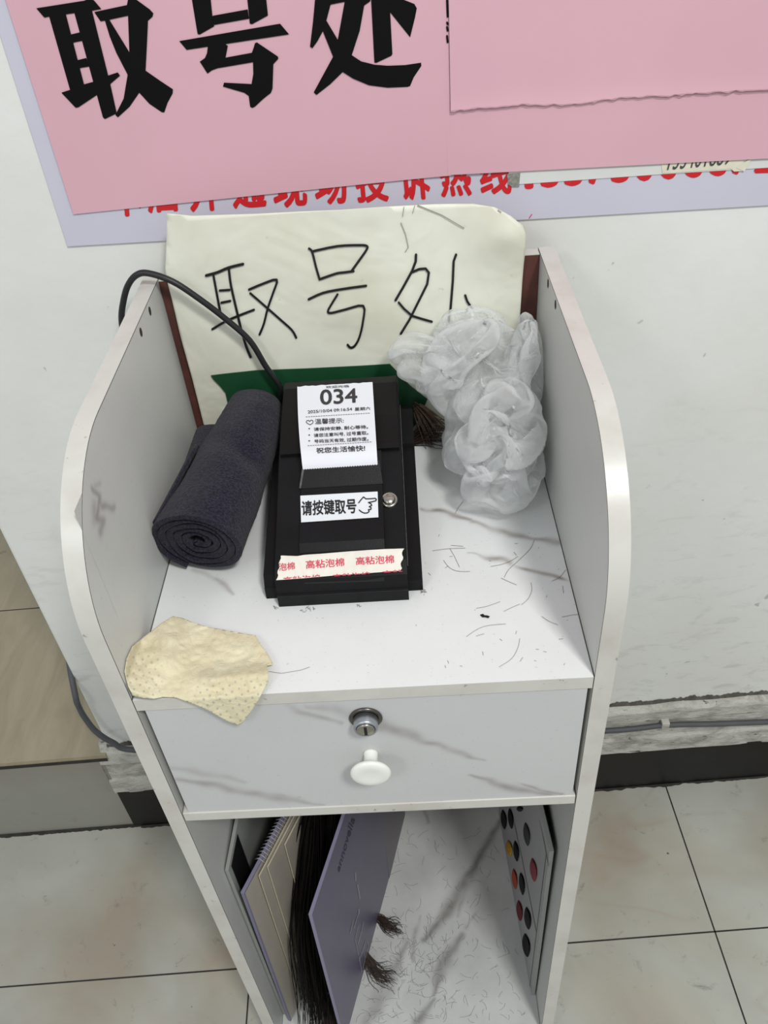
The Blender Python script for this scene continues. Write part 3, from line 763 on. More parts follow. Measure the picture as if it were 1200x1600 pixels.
def SK(off): return lambda x, y: (lambda p: Vector((p.x, CY + card_bow(p.x, p.z) - off, p.z)))(SCd(x, y))
# green printed band
g = [(330, 585), (345, 583), (400, 577), (480, 574), (560, 570), (609, 567), (640, 600), (668, 622), (650, 660), (640, 700), (600, 700), (420, 700), (366, 700), (357, 630), (353, 612), (345, 602), (335, 592)]
gp = [SCd(*p) for p in g]
mb.add([(p.x, CY - 0.0022, max(p.z, 0.001)) for p in gp], [tuple(range(len(gp)))], 1)
c7 = crop(320, 370, 4); c8 = crop(590, 300, 4); S = SK(0.0016)
for P, w in [
    ([(10, 238), (80, 218), (150, 188), (240, 165)], 4), ([(55, 235), (78, 360), (100, 475)], 3.2), ([(152, 195), (165, 300), (200, 455), (235, 600), (262, 690), (287, 748)], 3.4),
    ([(95, 332), (155, 328)], 3.2), ([(105, 408), (160, 397)], 3.2), ([(48, 573), (130, 525), (210, 490), (308, 452)], 3.2),
    ([(278, 325), (360, 290), (450, 263), (430, 340), (395, 440), (370, 540), (343, 607)], 3.4), ([(285, 348), (390, 440), (480, 520), (545, 580), (572, 628)], 3.0),
    ([(652, 68), (672, 90), (695, 180), (718, 260)], 3.2), ([(672, 86), (830, 54), (960, 48), (1010, 52), (1012, 75), (960, 150), (918, 208)], 3.4), ([(718, 260), (820, 225), (870, 218), (930, 210)], 3.4),
    ([(650, 385), (740, 345), (860, 322), (1008, 302)], 3.4), ([(830, 355), (790, 420), (770, 460), (790, 472), (880, 450), (990, 428), (990, 520), (968, 620), (940, 675), (912, 690), (893, 672)], 3.2)]:
    mb.stroke([(p.x, p.y) for p in smooth_path([Vector((a, b, 0)) for a, b in c7(P)], 3)] if len(P) > 3 else c7(P), w, S, 2)
for P, w in [
    ([(240, 388), (238, 430), (215, 490), (160, 590), (112, 672)], 3.6), ([(215, 497), (260, 478), (300, 475), (320, 500), (310, 570), (250, 690), (200, 790), (145, 880)], 3.4),
    ([(132, 686), (165, 725), (215, 768), (270, 785), (338, 804)], 3.2), ([(490, 388), (475, 430), (470, 550), (455, 730)], 3.4), ([(547, 642), (560, 680), (592, 728)], 3.4), ([(450, 740), (445, 800)], 3.2)]:
    mb.stroke(c8(P), w, S, 2)
# few stray hairs stuck to the card
for P in [[(146, 188), (175, 260), (192, 340), (172, 372)], [(250, 78), (400, 140), (540, 220)], [(165, 88), (156, 150)], [(232, 80), (218, 130)], [(750, 98), (770, 112)]]:
    mb.stroke(c8(P), 0.5, S, 3)
mb.build('handwritten_card', ['card', 'green', 'marker', 'strand'], label='large cream card with three handwritten black characters leaning on the cabinet back', cat='sign', solid=0.0009)

# ================================================================== TICKET PRINTER
FL = [(0.102, 0.0), (0.1025, 0.012), (0.104, 0.0125), (0.109, 0.022), (0.150, 0.031), (0.200, 0.040), (0.246, 0.0475), (0.247, 0.0515), (0.300, 0.056), (0.312, 0.052)]
BD = [(0.0915, 0.0), (0.0915, 0.0122), (0.0935, 0.0130), (0.0960, 0.0265), (0.1070, 0.0335), (0.125, 0.0395), (0.155, 0.0490), (0.185, 0.0600), (0.210, 0.0695), (0.250, 0.0810), (0.295, 0.0895), (0.308, 0.0885), (0.315, 0.080)]
FX0, FX1, BX0, BX1 = -0.0835, 0.053, -0.0715, 0.0405
pr = thing('ticket_printer', (-0.017, 0.2, 0), 'black desktop ticket printer on the marble shelf between rolled towel and plastic bag', 'printer')
def closed(pf, back): return pf + [(back, pf[-1][1] - 0.004), (back, 0.0)]
mb = MB(); pf = closed(FL, 0.316); mb.extrude([(FX0, y, z) for y, z in pf], (FX1 - FX0, 0, 0), 0)
mb.build('base_shell', ['black_dull'], pr, bevel=0.0015)
mb = MB(); pf = closed(BD, 0.319); mb.extrude([(BX0, y, z) for y, z in pf], (BX1 - BX0, 0, 0), 0)
mb.box(BX0 - 0.0001, BX1 + 0.0001, 0.0912, 0.0925, 0.0120, 0.0126, 1)
body = mb.build('body_shell', ['black', 'slot'], pr, bevel=0.0022)
# dusty seams between flank and body
for x in (BX0 - 0.0009, BX1 + 0.0003):
    mb = MB()
    for (y0, z0_), (y1, z1_) in zip(FL[3:-1], FL[4:]):
        mb.add([(x, y0, z0_ + 0.0016), (x + 0.0006, y0, z0_ + 0.0016), (x + 0.0006, y1, z1_ + 0.0016), (x, y1, z1_ + 0.0016)], [(0, 1, 2, 3)])
    mb.build('seam_dust', ['dust'], pr)
# raised front cover with rounded nose
CV = [(0.1120, 0.0330), (0.1150, 0.0400), (0.1215, 0.0450), (0.132, 0.0480), (0.145, 0.0505), (0.156, 0.0535), (0.172, 0.0590), (0.187, 0.0655)]
CX0, CX1 = -0.0500, 0.0225
mb = MB(); mb.extrude([(CX0, y, z) for y, z in CV] + [(CX0, 0.187, 0.045), (CX0, 0.112, 0.025)], (CX1 - CX0, 0, 0), 0)
mb.add([(CX0 - 0.001, 0.1085, 0.0347), (CX1 + 0.001, 0.1085, 0.0347), (CX1 + 0.001, 0.1165, 0.0378), (CX0 - 0.001, 0.1165, 0.0378)], [(0, 1, 2, 3)], 1)
mb.build('front_cover', ['black', 'slot'], pr, bevel=0.0008)
# cutter bezel sloping up to the paper slot
def bez(a, b):
    y = 0.1760 + 0.0150 * b; z = 0.0612 + 0.0150 * b
    x0 = CX0 - 0.001 + 0.004 * b; x1 = CX1 + 0.0005 - 0.002 * b
    return Vector((x0 + (x1 - x0) * a, y, z))
mb = MB(); mb.extrude([bez(0, 0), bez(1, 0), bez(1, 1), bez(0, 1)], (0, 0.006, -0.006), 0, side=0)
mb.add([bez(0, 0) + Vector((-0.0006, 0, 0.0004)), bez(0, 0) + Vector((0.0010, 0, 0.0004)), bez(0, 1) + Vector((0.0016, 0, 0.0004)), bez(0, 1) + Vector((-0.0004, 0, 0.0004))], [(0, 1, 2, 3)], 1)
mb.build('cutter_bezel', ['black', 'dust'], pr, bevel=0.0004)
# dark paper slot
mb = MB(); mb.add([(CX0 + 0.001, 0.190, 0.0655), (CX1, 0.190, 0.0655), (CX1, 0.216, 0.0726), (CX0 + 0.001, 0.216, 0.0726)], [(0, 1, 2, 3)])
mb.add([(CX0 + 0.001, 0.190, 0.0655), (CX0 + 0.001, 0.216, 0.0726), (CX0 + 0.001, 0.190, 0.074)], [(0, 1, 2)])
mb.build('paper_slot', ['slot'], pr)
# paper lid (hood)
HD = [(0.212, 0.0735), (0.216, 0.0755), (0.250, 0.0848), (0.292, 0.0932), (0.303, 0.0930), (0.311, 0.0885), (0.3165, 0.080)]
mb = MB(); mb.extrude([(BX0 + 0.0015, y, z) for y, z in HD] + [(BX0 + 0.0015, 0.3165, 0.07), (BX0 + 0.0015, 0.212, 0.066)], (BX1 - BX0 - 0.003, 0, 0), 0)
mb.build('lid', ['hood'], pr, bevel=0.0018)
# push sticker
SP = PROF(CV, 0.0006); SPi = PROF(CV, 0.0010)
z5 = crop(400, 560, 4)
mb = MB(); qd = z5([(277, 858), (760, 832), (765, 993), (282, 1025)])
mb.grid(lambda a, b: SP(*(lambda P: (P.x, P.y))((Vector(qd[0]) * (1 - a) + Vector(qd[1]) * a) * (1 - b) + (Vector(qd[3]) * (1 - a) + Vector(qd[2]) * a) * b)), 6, 10, 0, True)
mb.text('请按键取号', z5([(283, 890), (625, 874), (630, 968), (285, 984)]), SPi, 1, 0.025)
c6 = crop(420, 740, 4.615)
mb.stroke(c6([(648, 210), (665, 188), (683, 168), (700, 182), (735, 181), (768, 178), (776, 186), (772, 196), (745, 203), (718, 208), (738, 218), (742, 230), (724, 238), (738, 246), (736, 258), (718, 260), (724, 272), (712, 283), (690, 285), (668, 276), (652, 262)]), 1.8, SPi, 1)
mb.build('push_button_sticker', ['sticker', 'inkb'], pr, label='white sticker with bold black characters and a pointing hand')
# metal push button
bp_ = PROF(BD, 0.0)(608, 782); bn = Vector((0, -0.35, 0.94)).normalized(); R0 = 0.0079
mb = MB(); mb.lathe([(-0.002, R0), (0.0008, R0), (0.0020, R0 * 0.92), (0.0024, R0 * 0.78), (0.0019, R0 * 0.70), (0.0019, R0 * 0.3)], bp_, bn, 0, 40)
btn = mb.build('push_button', ['steel'], pr, label='round steel push button')
mb = MB(); mb.lathe([(0.001, R0 * 0.62), (0.0034, R0 * 0.62), (0.0040, R0 * 0.56), (0.0041, R0 * 0.02)], bp_, bn, 0, 40); mb.build('button_cap', ['steel'], btn)
# foam tape over the front
TP = [(0.0932, 0.0128), (0.0952, 0.0270), (0.1068, 0.0345), (0.112, 0.0375), (0.118, 0.0400)]
ST_, STi = PROF(TP, 0.0008), PROF(TP, 0.0014)
mb = MB()
top = z5([(150, 1240), (165, 1232), (260, 1236), (300, 1228), (420, 1220), (560, 1208), (700, 1198), (800, 1192), (925, 1188), (935, 1205), (943, 1236), (935, 1265), (920, 1290), (916, 1325)])
bot = z5([(131, 1386), (140, 1340), (150, 1300), (158, 1270)])
outline = top + bot
mid = z5([(131, 1386), (300, 1374), (500, 1356), (700, 1342), (916, 1326)])
nT = 40
def tp(a, b):
    x = 433 + (631.5 - 433) * a
    def yy(line, x):
        for (p, q), (r, s_) in zip(line, line[1:]):
            if x <= r: return q + (s_ - q) * (x - p) / (r - p)
        return line[-1][1]
    t_ = yy(z5([(131, 1236), (165, 1232), (260, 1236), (300, 1228), (420, 1220), (560, 1208), (700, 1198), (800, 1192), (925, 1188), (943, 1190)]), x); b_ = yy(mid, x)
    yv = t_ + (b_ - t_) * b
    # ragged ends
    if a > 0.97: x -= 3.5 * abs(sin(b * 7)) * (a - 0.97) / 0.03 + 6 * max(0, b - 0.35) * (a - 0.97) / 0.03
    if a < 0.03: x += (5.5 - 6 * b + 1.2 * sin(b * 17)) * (1 - a / 0.03)
    p = ST_(x, yv); return p + Vector((0, -0.0003, 0.0004)) * noise.noise(Vector((a * 20, b * 3, 0)))
mb.grid(tp, 60, 10, 0, False)
mb.text('高粘泡棉', z5([(310, 1263), (551, 1246), (552, 1298), (313, 1316)]), STi, 1, 0.012)
mb.text('高粘泡棉', z5([(622, 1242), (862, 1228), (863, 1280), (625, 1292)]), STi, 1, 0.012)
mb.text('泡棉', z5([(140, 1280), (242, 1272), (243, 1318), (143, 1330)]), STi, 1, 0.012)
for q_ in ([(170, 1366), (400, 1348), (400, 1402), (170, 1418)], [(480, 1348), (710, 1332), (710, 1386), (480, 1402)], [(790, 1326), (915, 1318), (915, 1370), (790, 1380)]):
    mb.text('高粘泡棉' if q_[0][0] < 700 else '高粘', z5(q_), STi, 1, 0.012, clip=(1, 0.60, True))
mb.build('foam_tape', ['tape', 'tapered'], pr, label='torn white tape strip with red printed characters across the front')
# small dull plate under the tape
mb = MB(); s = PROF(BD, 0.0003)
mb.poly(z5([(300, 1372), (800, 1352), (802, 1392), (305, 1410)]), s, 0); mb.build('rating_plate', ['slot'], pr)

# queue ticket curling out of the slot over the lid
RP = [(0.186, 0.0700), (0.1885, 0.0765), (0.193, 0.0820), (0.200, 0.0855), (0.215, 0.0885), (0.240, 0.0935), (0.265, 0.0985), (0.285, 0.1030), (0.30, 0.107)]
SR, SRi = PROF(RP, 0.0), PROF(RP, 0.0005)
qd2 = [(464.5, 604), (582, 597), (590, 726), (473, 733.5)]
def bil(q, a, b):
    p = (Vector(q[0]) * (1 - a) + Vector(q[1]) * a) * (1 - b) + (Vector(q[3]) * (1 - a) + Vector(q[2]) * a) * b; return p.x, p.y
mb = MB()
def rc(a, b):
    x, y = bil(qd2, a, b)
    x -= 1.6 * sin(pi * b) * (1 - a) * 1.2
    if b == 0: y += 1.2 * noise.noise(Vector((a * 14, 0, 0)))
    if b == 1: y += 0.7 * (1 if int(round(a * 60)) % 2 else -1)
    return SR(x, y)
mb.grid(rc, 60, 40, 0, True)
r6 = crop(440, 560, 6)
def T(s_, q_, b=0.0, clip=None): mb.text(s_, r6(q_), SRi, 1, b, clip)
T('欢迎光临', [(415, 258), (632, 246), (633, 270), (416, 280)], 0.01)
T('034', [(358, 292), (706, 278), (712, 414), (362, 438)], 0.018)
T('2025/10/04 09:16:54', [(244, 488), (660, 460), (662, 488), (246, 516)], 0.012)
T('星期六', [(684, 460), (832, 452), (834, 482), (686, 492)], 0.015)
T('温馨提示:', [(310, 566), (582, 556), (584, 604), (313, 618)], 0.01)
T('请保持安静, 耐心等待。', [(300, 648), (810, 622), (812, 660), (302, 682)], 0.018)
T('请您注意叫号, 过号重取。', [(300, 704), (812, 678), (814, 716), (302, 740)], 0.018)
T('号码当天有效, 过期作废。', [(305, 760), (814, 734), (816, 774), (307, 796)], 0.018)
T('祝您生活愉快!', [(322, 838), (782, 812), (784, 868), (326, 890)], 0.022)
for y in (658, 718, 772):
    mb.stroke(r6([(256, y), (262, y)]), 1.8, SRi, 1)
for (x0, y0), (x1, y1) in (((228, 548), (834, 512)), ((246, 818), (850, 782))):
    n_ = 26
    for i in range(n_):
        a, b = i / n_, (i + 0.6) / n_
        mb.stroke(r6([(x0 + (x1 - x0) * a, y0 + (y1 - y0) * a), (x0 + (x1 - x0) * b, y0 + (y1 - y0) * b)]), 0.7, SRi, 1)
mb.stroke(r6([(264, 592), (252, 580), (238, 582), (230, 594), (240, 608), (268, 622), (292, 606), (296, 590), (286, 578), (272, 580), (264, 592)]), 1.0, SRi, 1)
mb.build('queue_ticket', ['paper', 'ink'], label='printed white paper ticket numbered 034 curling out of the printer slot', cat='ticket', solid=0.0)

# black cable from the printer over the left side panel
cab_pts = [(-0.062, 0.312, 0.035), (-0.078, 0.322, 0.058)]
for p, y in [((437, 603), 0.322), ((415, 572), 0.324), ((390, 532), 0.325), ((352, 498), 0.324), ((310, 466), 0.322), ((270, 440), 0.322)]: cab_pts.append(tuple(Y(y)(*p)))
cab_pts += [tuple(Y(0.325)(232, 427)), tuple(Y(0.325)(213, 430)), tuple(Y(0.325)(200, 446)), tuple(Y(0.326)(193, 470)), tuple(Y(0.328)(190, 500)), tuple(Y(0.330)(197, 540)), tuple(Y(0.33)(215, 610)), tuple(Y(0.33)(240, 720)), tuple(Y(0.33)(300, 900))]
mb = MB(); mb.tube(smooth_path(cab_pts, 6), 0.0030, 0, 10)
mb.build('printer_cable', ['cable'], label='black cable running from the printer over the left side panel', cat='cable')

# ================================================================== ROLLED TOWEL
A = Vector((-0.1395, 0.138, 0.0405)); Bv = Vector((-0.1025, 0.312, 0.061))
ax = (Bv - A).normalized(); ex = ax.cross(Vector((0, 0, 1))).normalized(); ez = ex.cross(ax).normalized()
def towel():
    root = thing('rolled_towel', (-0.13, 0.2, 0), 'dark navy terry towel rolled up between the printer and the left side panel', 'towel')
    mb = MB(); turns = 5.1; nth = 300; nl = 90; thick = 0.0054
    def rad(t): return 0.0045 + (0.0385 - 0.0045) * (t ** 0.92)
    def pt(s_, t, l):
        th = 2 * pi * turns * t + 1.15 * pi
        r = rad(t) + s_
        sq = 1 + 0.05 * sin(2 * th + 0.5)
        k_ = 1.0 - 0.26 * l ** 0.9 + 0.03 * sin(l * 9 + th) * l - 0.10 * max(0, l - 0.86) / 0.14 * (0.5 + 0.5 * cos(th))
        e = l * (Bv - A).length
        push = 0.004 * t * (l < 0.02) * -1 + 0.0022 * noise.noise(Vector((th * 0.7, t * 4, 1)))
        p = A + ax * (e + (push if l < 0.05 else 0)) + (ex * cos(th) * r * 1.10 + ez * sin(th) * r * 0.94 * sq) * k_
        p += ez * (0.006 * sin(pi * l) * 0.4) + ex * (0.0035 * sin(pi * l))
        p += (ex * cos(th) + ez * sin(th)) * (0.0012 * noise.noise(Vector((cos(th) * 1.5, sin(th) * 1.5, l * 5))) + 0.00045 * noise.noise(p * 260)) * 1.0
        p += (ex * cos(th) + ez * sin(th)) * -0.0035 * math.exp(-((l - 0.52 + 0.10 * cos(th)) / 0.07) ** 2) * max(0, sin(th + 0.5)) * t
        if p.z < 0.0008: p.z = 0.0008 + 0.0002 * t
        if p.x < -HW + 0.001: p.x = -HW + 0.001
        return p
    rows = []
    for j in range(nl + 1):
        l = j / nl
        outer = [pt(thick / 2, i / nth, l) for i in range(nth + 1)]; inner = [pt(-thick / 2, i / nth, l) for i in range(nth, -1, -1)]
        rows.append(outer + inner)
    w = len(rows[0]); base = mb.add([p for r in rows for p in r], [(j * w + i, j * w + (i + 1) % w, (j + 1) * w + (i + 1) % w, (j + 1) * w + i) for j in range(nl) for i in range(w)], 0, True)
    # rounded layer edges at both ends
    for j, sg in ((0, -1), (nl, 1)):
        mid_ = [pt(0, i / nth, j / nl) + ax * sg * 0.0022 for i in range(nth + 1)]
        o_ = rows[j][:nth + 1]; i_ = rows[j][nth + 1:][::-1]
        b = mb.add(o_ + mid_ + i_, [], 0)
        n1 = nth + 1
        fs = []
        for i in range(nth): fs += [(i, i + 1, n1 + i + 1, n1 + i), (n1 + i, n1 + i + 1, 2 * n1 + i + 1, 2 * n1 + i)]
        for f_ in fs: mb.f.append([b + q for q in f_]); mb.m.append(0); mb.sm.append(True)
    mb.build('roll', ['towel'], root)
    # loose folded end behind the roll
    mb = MB()
    def fold(a, b):
        th = 2 * pi * a
        cx, cz = -0.1585 + 0.002 * b, 0.0225
        y = 0.258 + 0.060 * b
        rx, rz = 0.0185, 0.0225 - 0.001 * b
        c, s_ = cos(th), sin(th)
        x = cx + rx * abs(c) ** 0.7 * (1 if c > 0 else -1); z = cz + rz * abs(s_) ** 0.7 * (1 if s_ > 0 else -1)
        e = 1 - 0.5 * max(0, (abs(b - 0.5) - 0.42) / 0.08) ** 2
        x = cx + (x - cx) * e; z = cz + (z - cz) * e
        return Vector((max(x, -HW + 0.0015), y, max(z, 0.0015)))
    mb.grid(fold, 32, 20, 0, True)
    n0 = 33; mb.add([fold(i / 32, 0) for i in range(32)], [tuple(range(32))], 0); mb.add([fold(i / 32, 1) for i in range(32)], [tuple(range(32))], 0)
    mb.build('folded_end', ['towel'], root)
    # lower flap of the roll resting on the shelf
    mb = MB()
    def flap(a, b):
        th = pi * (0.86 + 0.42 * a)
        r1 = 0.0385 + 0.0045 * sin(pi * min(1, a * 1.02)) ** 0.5 - 0.002 * b
        p = A + ax * (0.004 + 0.10 * b) + ex * cos(th) * r1 * 1.06 + ez * sin(th) * r1 * 0.93
        return Vector((max(p.x, -HW + 0.0012), p.y, max(p.z, 0.0012)))
    mb.grid(flap, 26, 12, 0, True); mb.build('loose_flap', ['towel'], root, solid=0.004)
towel()

# ================================================================== CREAM TISSUE
def tissue():
    out = [(270, 963), (285, 966), (302, 973), (325, 980), (352, 985), (380, 990), (399, 993), (408, 1008), (418, 1022), (427, 1038), (417, 1040), (419, 1055), (419, 1066), (412, 1078), (404, 1094), (392, 1112), (380, 1128), (372, 1133), (356, 1127), (338, 1117), (318, 1106), (298, 1098), (275, 1090), (255, 1089), (240, 1092), (222, 1090), (208, 1087), (200, 1072), (195, 1050), (198, 1030), (207, 1010), (225, 995), (240, 984), (252, 974)]
    pts2 = [Vector(p) for p in out]
    bm = bmesh.new(); bv = [bm.verts.new((p.x, p.y, 0)) for p in pts2]; bm.faces.new(bv)
    for axv, lo, hi in (((1, 0, 0), 190, 430), ((0, 1, 0), 960, 1136)):
        t = lo
        while t < hi:
            t += 2.2
            bmesh.ops.bisect_plane(bm, geom=bm.verts[:] + bm.edges[:] + bm.faces[:], plane_co=Vector(axv) * t, plane_no=Vector(axv))
    bmesh.ops.triangulate(bm, faces=bm.faces[:]); bm.verts.index_update()
    vs, vein, uv = [], [], []
    for v in bm.verts:
        x, y = v.co.x, v.co.y
        # height over the shelf: wrinkles, a lifted middle ridge, left part climbing the side panel
        h = 0.0022 + 0.0032 * (0.5 + 0.5 * noise.noise(Vector((x * 0.03, y * 0.045, 0)))) + 0.0022 * abs(noise.noise(Vector((x * 0.05 + y * 0.03, y * 0.06 - x * 0.02, 4))))
        h += 0.010 * math.exp(-((x - 262) / 26) ** 2) * max(0, min(1, (1092 - y) / 70))
        h += 0.007 * math.exp(-((y - 1062 + (x - 330) * 0.10) / 13) ** 2) * max(0, min(1, (x - 285) / 40))
        h += 0.016 * max(0, (262 - x) / 66) ** 1.3
        p = Z(h)(x, y)
        yl = -0.0035 - 0.0028 * max(0, min(1, (y - 1085) / 40)) - 0.0015 * (0.5 + 0.5 * noise.noise(Vector((x * 0.06, y * 0.06, 8))))
        if p.y < yl: p = Y(yl)(x, y)
        if p.x < -HW + 0.0012:
            q_ = X(-HW + 0.0012)(x, y)
            if q_.z > p.z: p = q_
        vs.append(p)
        d1 = max(0, min(1, (y - (1058 - (x - 330) * 0.10)) / 14)) * max(0, min(1, (x - 290) / 25))
        d2 = max(0, min(1, (262 - x) / 18)) * max(0, min(1, (y - 1005) / 25))
        vein.append(max(d1 * 0.9, d2 * 0.8, 0.10)); uv.append((x / 400, y / 400))
    mb = MB(); mb.add(vs, [tuple(v.index for v in f_.verts) for f_ in bm.faces], 0, True); bm.free()
    mb.attr['vein'] = vein; mb.uv = uv
    mb.build('tissue', ['tissue'], label='cream dotted tissue draped over the left front corner of the shelf', cat='tissue', solid=0.0006)
tissue()

# ================================================================== PLASTIC BAG
def bag():
    import numpy as np
    mb = MB()
    def film(c, r, rot, seed, over, nu=110, nv=84, its=420, keep=1.0):
        """a film bag with more skin than room: relaxes into folds inside an egg-shaped space"""
        rs = np.random.RandomState(seed)
        Mx = np.array(Matrix.Rotation(rot[2], 3, 'Z') @ Matrix.Rotation(rot[1], 3, 'Y') @ Matrix.Rotation(rot[0], 3, 'X'))
        th = np.linspace(0, 2 * np.pi, nu, endpoint=False); ph = np.linspace(0.12, np.pi - 0.12, nv)
        T, Pq = np.meshgrid(th, ph)
        D = np.stack([np.cos(T) * np.sin(Pq), np.sin(T) * np.sin(Pq), np.cos(Pq)], -1); r = np.array(r)
        L = D * r
        def dist(X_, ax_, k):
            if ax_ == 1: return np.linalg.norm(np.roll(X_, -k, 1) - X_, axis=-1)
            return np.linalg.norm(X_[k:] - X_[:-k], axis=-1)
        r1u, r1v = dist(L, 1, 1) * over, dist(L, 0, 1) * over
        r3u, r3v = dist(L, 1, 3) * over * 0.985, dist(L, 0, 3) * over * 0.985
        dg = np.linalg.norm(np.roll(L, -1, 1)[1:] - L[:-1], axis=-1) * over; dg2 = np.linalg.norm(np.roll(L, 1, 1)[1:] - L[:-1], axis=-1) * over
        # smooth random start so that the folds are long
        nz = np.zeros(T.shape)
        for _ in range(14):
            a_, b_, c_ = rs.randint(0, 7), rs.uniform(0.5, 6), rs.uniform(0, 6.28)
            nz += rs.uniform(-1, 1) * np.sin(a_ * T + b_ * Pq + c_)
        r7u, r7v = dist(L, 1, 7) * over * 0.97, dist(L, 0, 7) * over * 0.97
        env = keep * (1 + 0.085 * (nz - nz.min()) / (nz.max() - nz.min() + 1e-9) * 2 - 0.085)
        Xp = L * (0.90 + 0.035 * nz)[..., None] + rs.normal(0, 0.0006, L.shape)
        def push(A_, B_, rest, w):
            d = B_ - A_; l = np.linalg.norm(d, axis=-1) + 1e-9
            return d * (0.5 * w * (l - rest) / l)[..., None]
        for it in range(its):
            C_ = np.zeros_like(Xp); 
            d = push(Xp, np.roll(Xp, -1, 1), r1u, 1); C_ += d; C_ -= np.roll(d, 1, 1)
            d = push(Xp[:-1], Xp[1:], r1v, 1); C_[:-1] += d; C_[1:] -= d
            d = push(Xp[:-1], np.roll(Xp, -1, 1)[1:], dg, 0.6); C_[:-1] += d; C_[1:] -= np.roll(d, 1, 1)
            d = push(Xp[:-1], np.roll(Xp, 1, 1)[1:], dg2, 0.6); C_[:-1] += d; C_[1:] -= np.roll(d, -1, 1)
            d = push(Xp, np.roll(Xp, -3, 1), r3u, 0.5); C_ += d; C_ -= np.roll(d, 3, 1)
            d = push(Xp[:-3], Xp[3:], r3v, 0.5); C_[:-3] += d; C_[3:] -= d
            d = push(Xp, np.roll(Xp, -7, 1), r7u, 0.55); C_ += d; C_ -= np.roll(d, 7, 1)
            d = push(Xp[:-7], Xp[7:], r7v, 0.55); C_[:-7] += d; C_[7:] -= d
            Xp = Xp + C_ * 0.22
            e = np.linalg.norm(Xp / r, axis=-1); k = np.where(e > env, env / e, 1.0); Xp = Xp * k[..., None]
        Wp = Xp @ Mx.T + np.array(c)
        Wp[..., 2] = np.maximum(Wp[..., 2], 0.0012); Wp[..., 0] = np.minimum(Wp[..., 0], HW - 0.0015); Wp[..., 1] = np.minimum(Wp[..., 1], CY - 0.012)
        vs = [Vector(p) for p in Wp.reshape(-1, 3)]
        fs = [(j * nu + i, j * nu + (i + 1) % nu, (j + 1) * nu + (i + 1) % nu, (j + 1) * nu + i) for j in range(nv - 1) for i in range(nu)]
        fs += [tuple(range(nu))[::-1], tuple(range((nv - 1) * nu, nv * nu))]
        mb.add(vs, fs, 0, True)
    for a_ in BAGS: film(*a_)
    mb.build('plastic_bag', ['bag'], label='crumpled translucent plastic bag in the right rear corner of the top shelf', cat='plastic bag')
BAGS = [((0.128, 0.246, 0.060), (0.047, 0.080, 0.050), (-0.62, 0.15, 0.05), 1, 1.34),
        ((0.128, 0.226, 0.040), (0.046, 0.056, 0.036), (0.15, 0.1, 0.15), 12, 1.28),
        ((0.116, 0.286, 0.102), (0.052, 0.040, 0.050), (-0.5, 0.2, 0), 2, 1.30),
        ((0.076, 0.300, 0.104), (0.047, 0.026, 0.028), (0.0, 0.52, 0.1), 3, 1.22),
        ((0.112, 0.312, 0.130), (0.036, 0.018, 0.026), (0.0, -0.1, 0.0), 6, 1.22),
        ((0.160, 0.288, 0.088), (0.018, 0.042, 0.070), (0.1, 0.05, 0), 4, 1.25),
        ((0.130, 0.212, 0.062), (0.040, 0.030, 0.014), (0.60, 0.15, 0.3), 5, 1.3)]
bag()

# ================================================================== HAIR
def strands(mb, spine, spread, n, r, mat=0, taper=0.3, wav=0.004, seg=4, flare=1.0, seed=0):
    rnd = random.Random(seed); sp = smooth_path(spine, 5)
    for i in range(n):
        o = Vector((rnd.gauss(0, 1) * spread[0], rnd.gauss(0, 1) * spread[1], rnd.gauss(0, 1) * spread[2])); ph = rnd.random() * 9
        k0 = rnd.random() * 0.12; k1 = 1 - rnd.random() * 0.25
        pts = []
        a, b = int(k0 * (len(sp) - 1)), int(k1 * (len(sp) - 1))
        for j in range(a, b + 1):
            t = j / (len(sp) - 1); e = 0.25 + (flare - 0.25) * t
            pts.append(sp[j] + o * e + Vector((noise.noise(Vector((t * 3, ph, 0))), noise.noise(Vector((t * 3, ph, 5))), 0)) * wav * t)
        if len(pts) > 2: mb.tube(pts, [r * (1 - (1 - taper) * q_ / len(pts)) for q_ in range(len(pts))], mat, seg, False)
mb = MB()
strands(mb, [(0.050, 0.318, 0.002), (0.070, 0.320, 0.010), (0.092, 0.318, 0.004)], (0.004, 0.010, 0.008), 60, 0.0007, 0, seed=3)
strands(mb, [(0.058, 0.325, 0.040), (0.070, 0.322, 0.020), (0.078, 0.315, 0.006)], (0.010, 0.008, 0.010), 60, 0.0007, 1, seed=4)
for i in range(len(mb.v)):
    mb.v[i].z = max(mb.v[i].z, 0.0008); mb.v[i].y = min(mb.v[i].y, CY - 0.004)
M['hairw'] = mat('warm_brown_hair', (112, 88, 74), 0.5, mottle=0.4, mscale=200)
mb.build('hair_tuft', ['hairb', 'hairw'], label='small brown tuft of hair behind the printer, beside the plastic bag', cat='hair', kind='stuff')

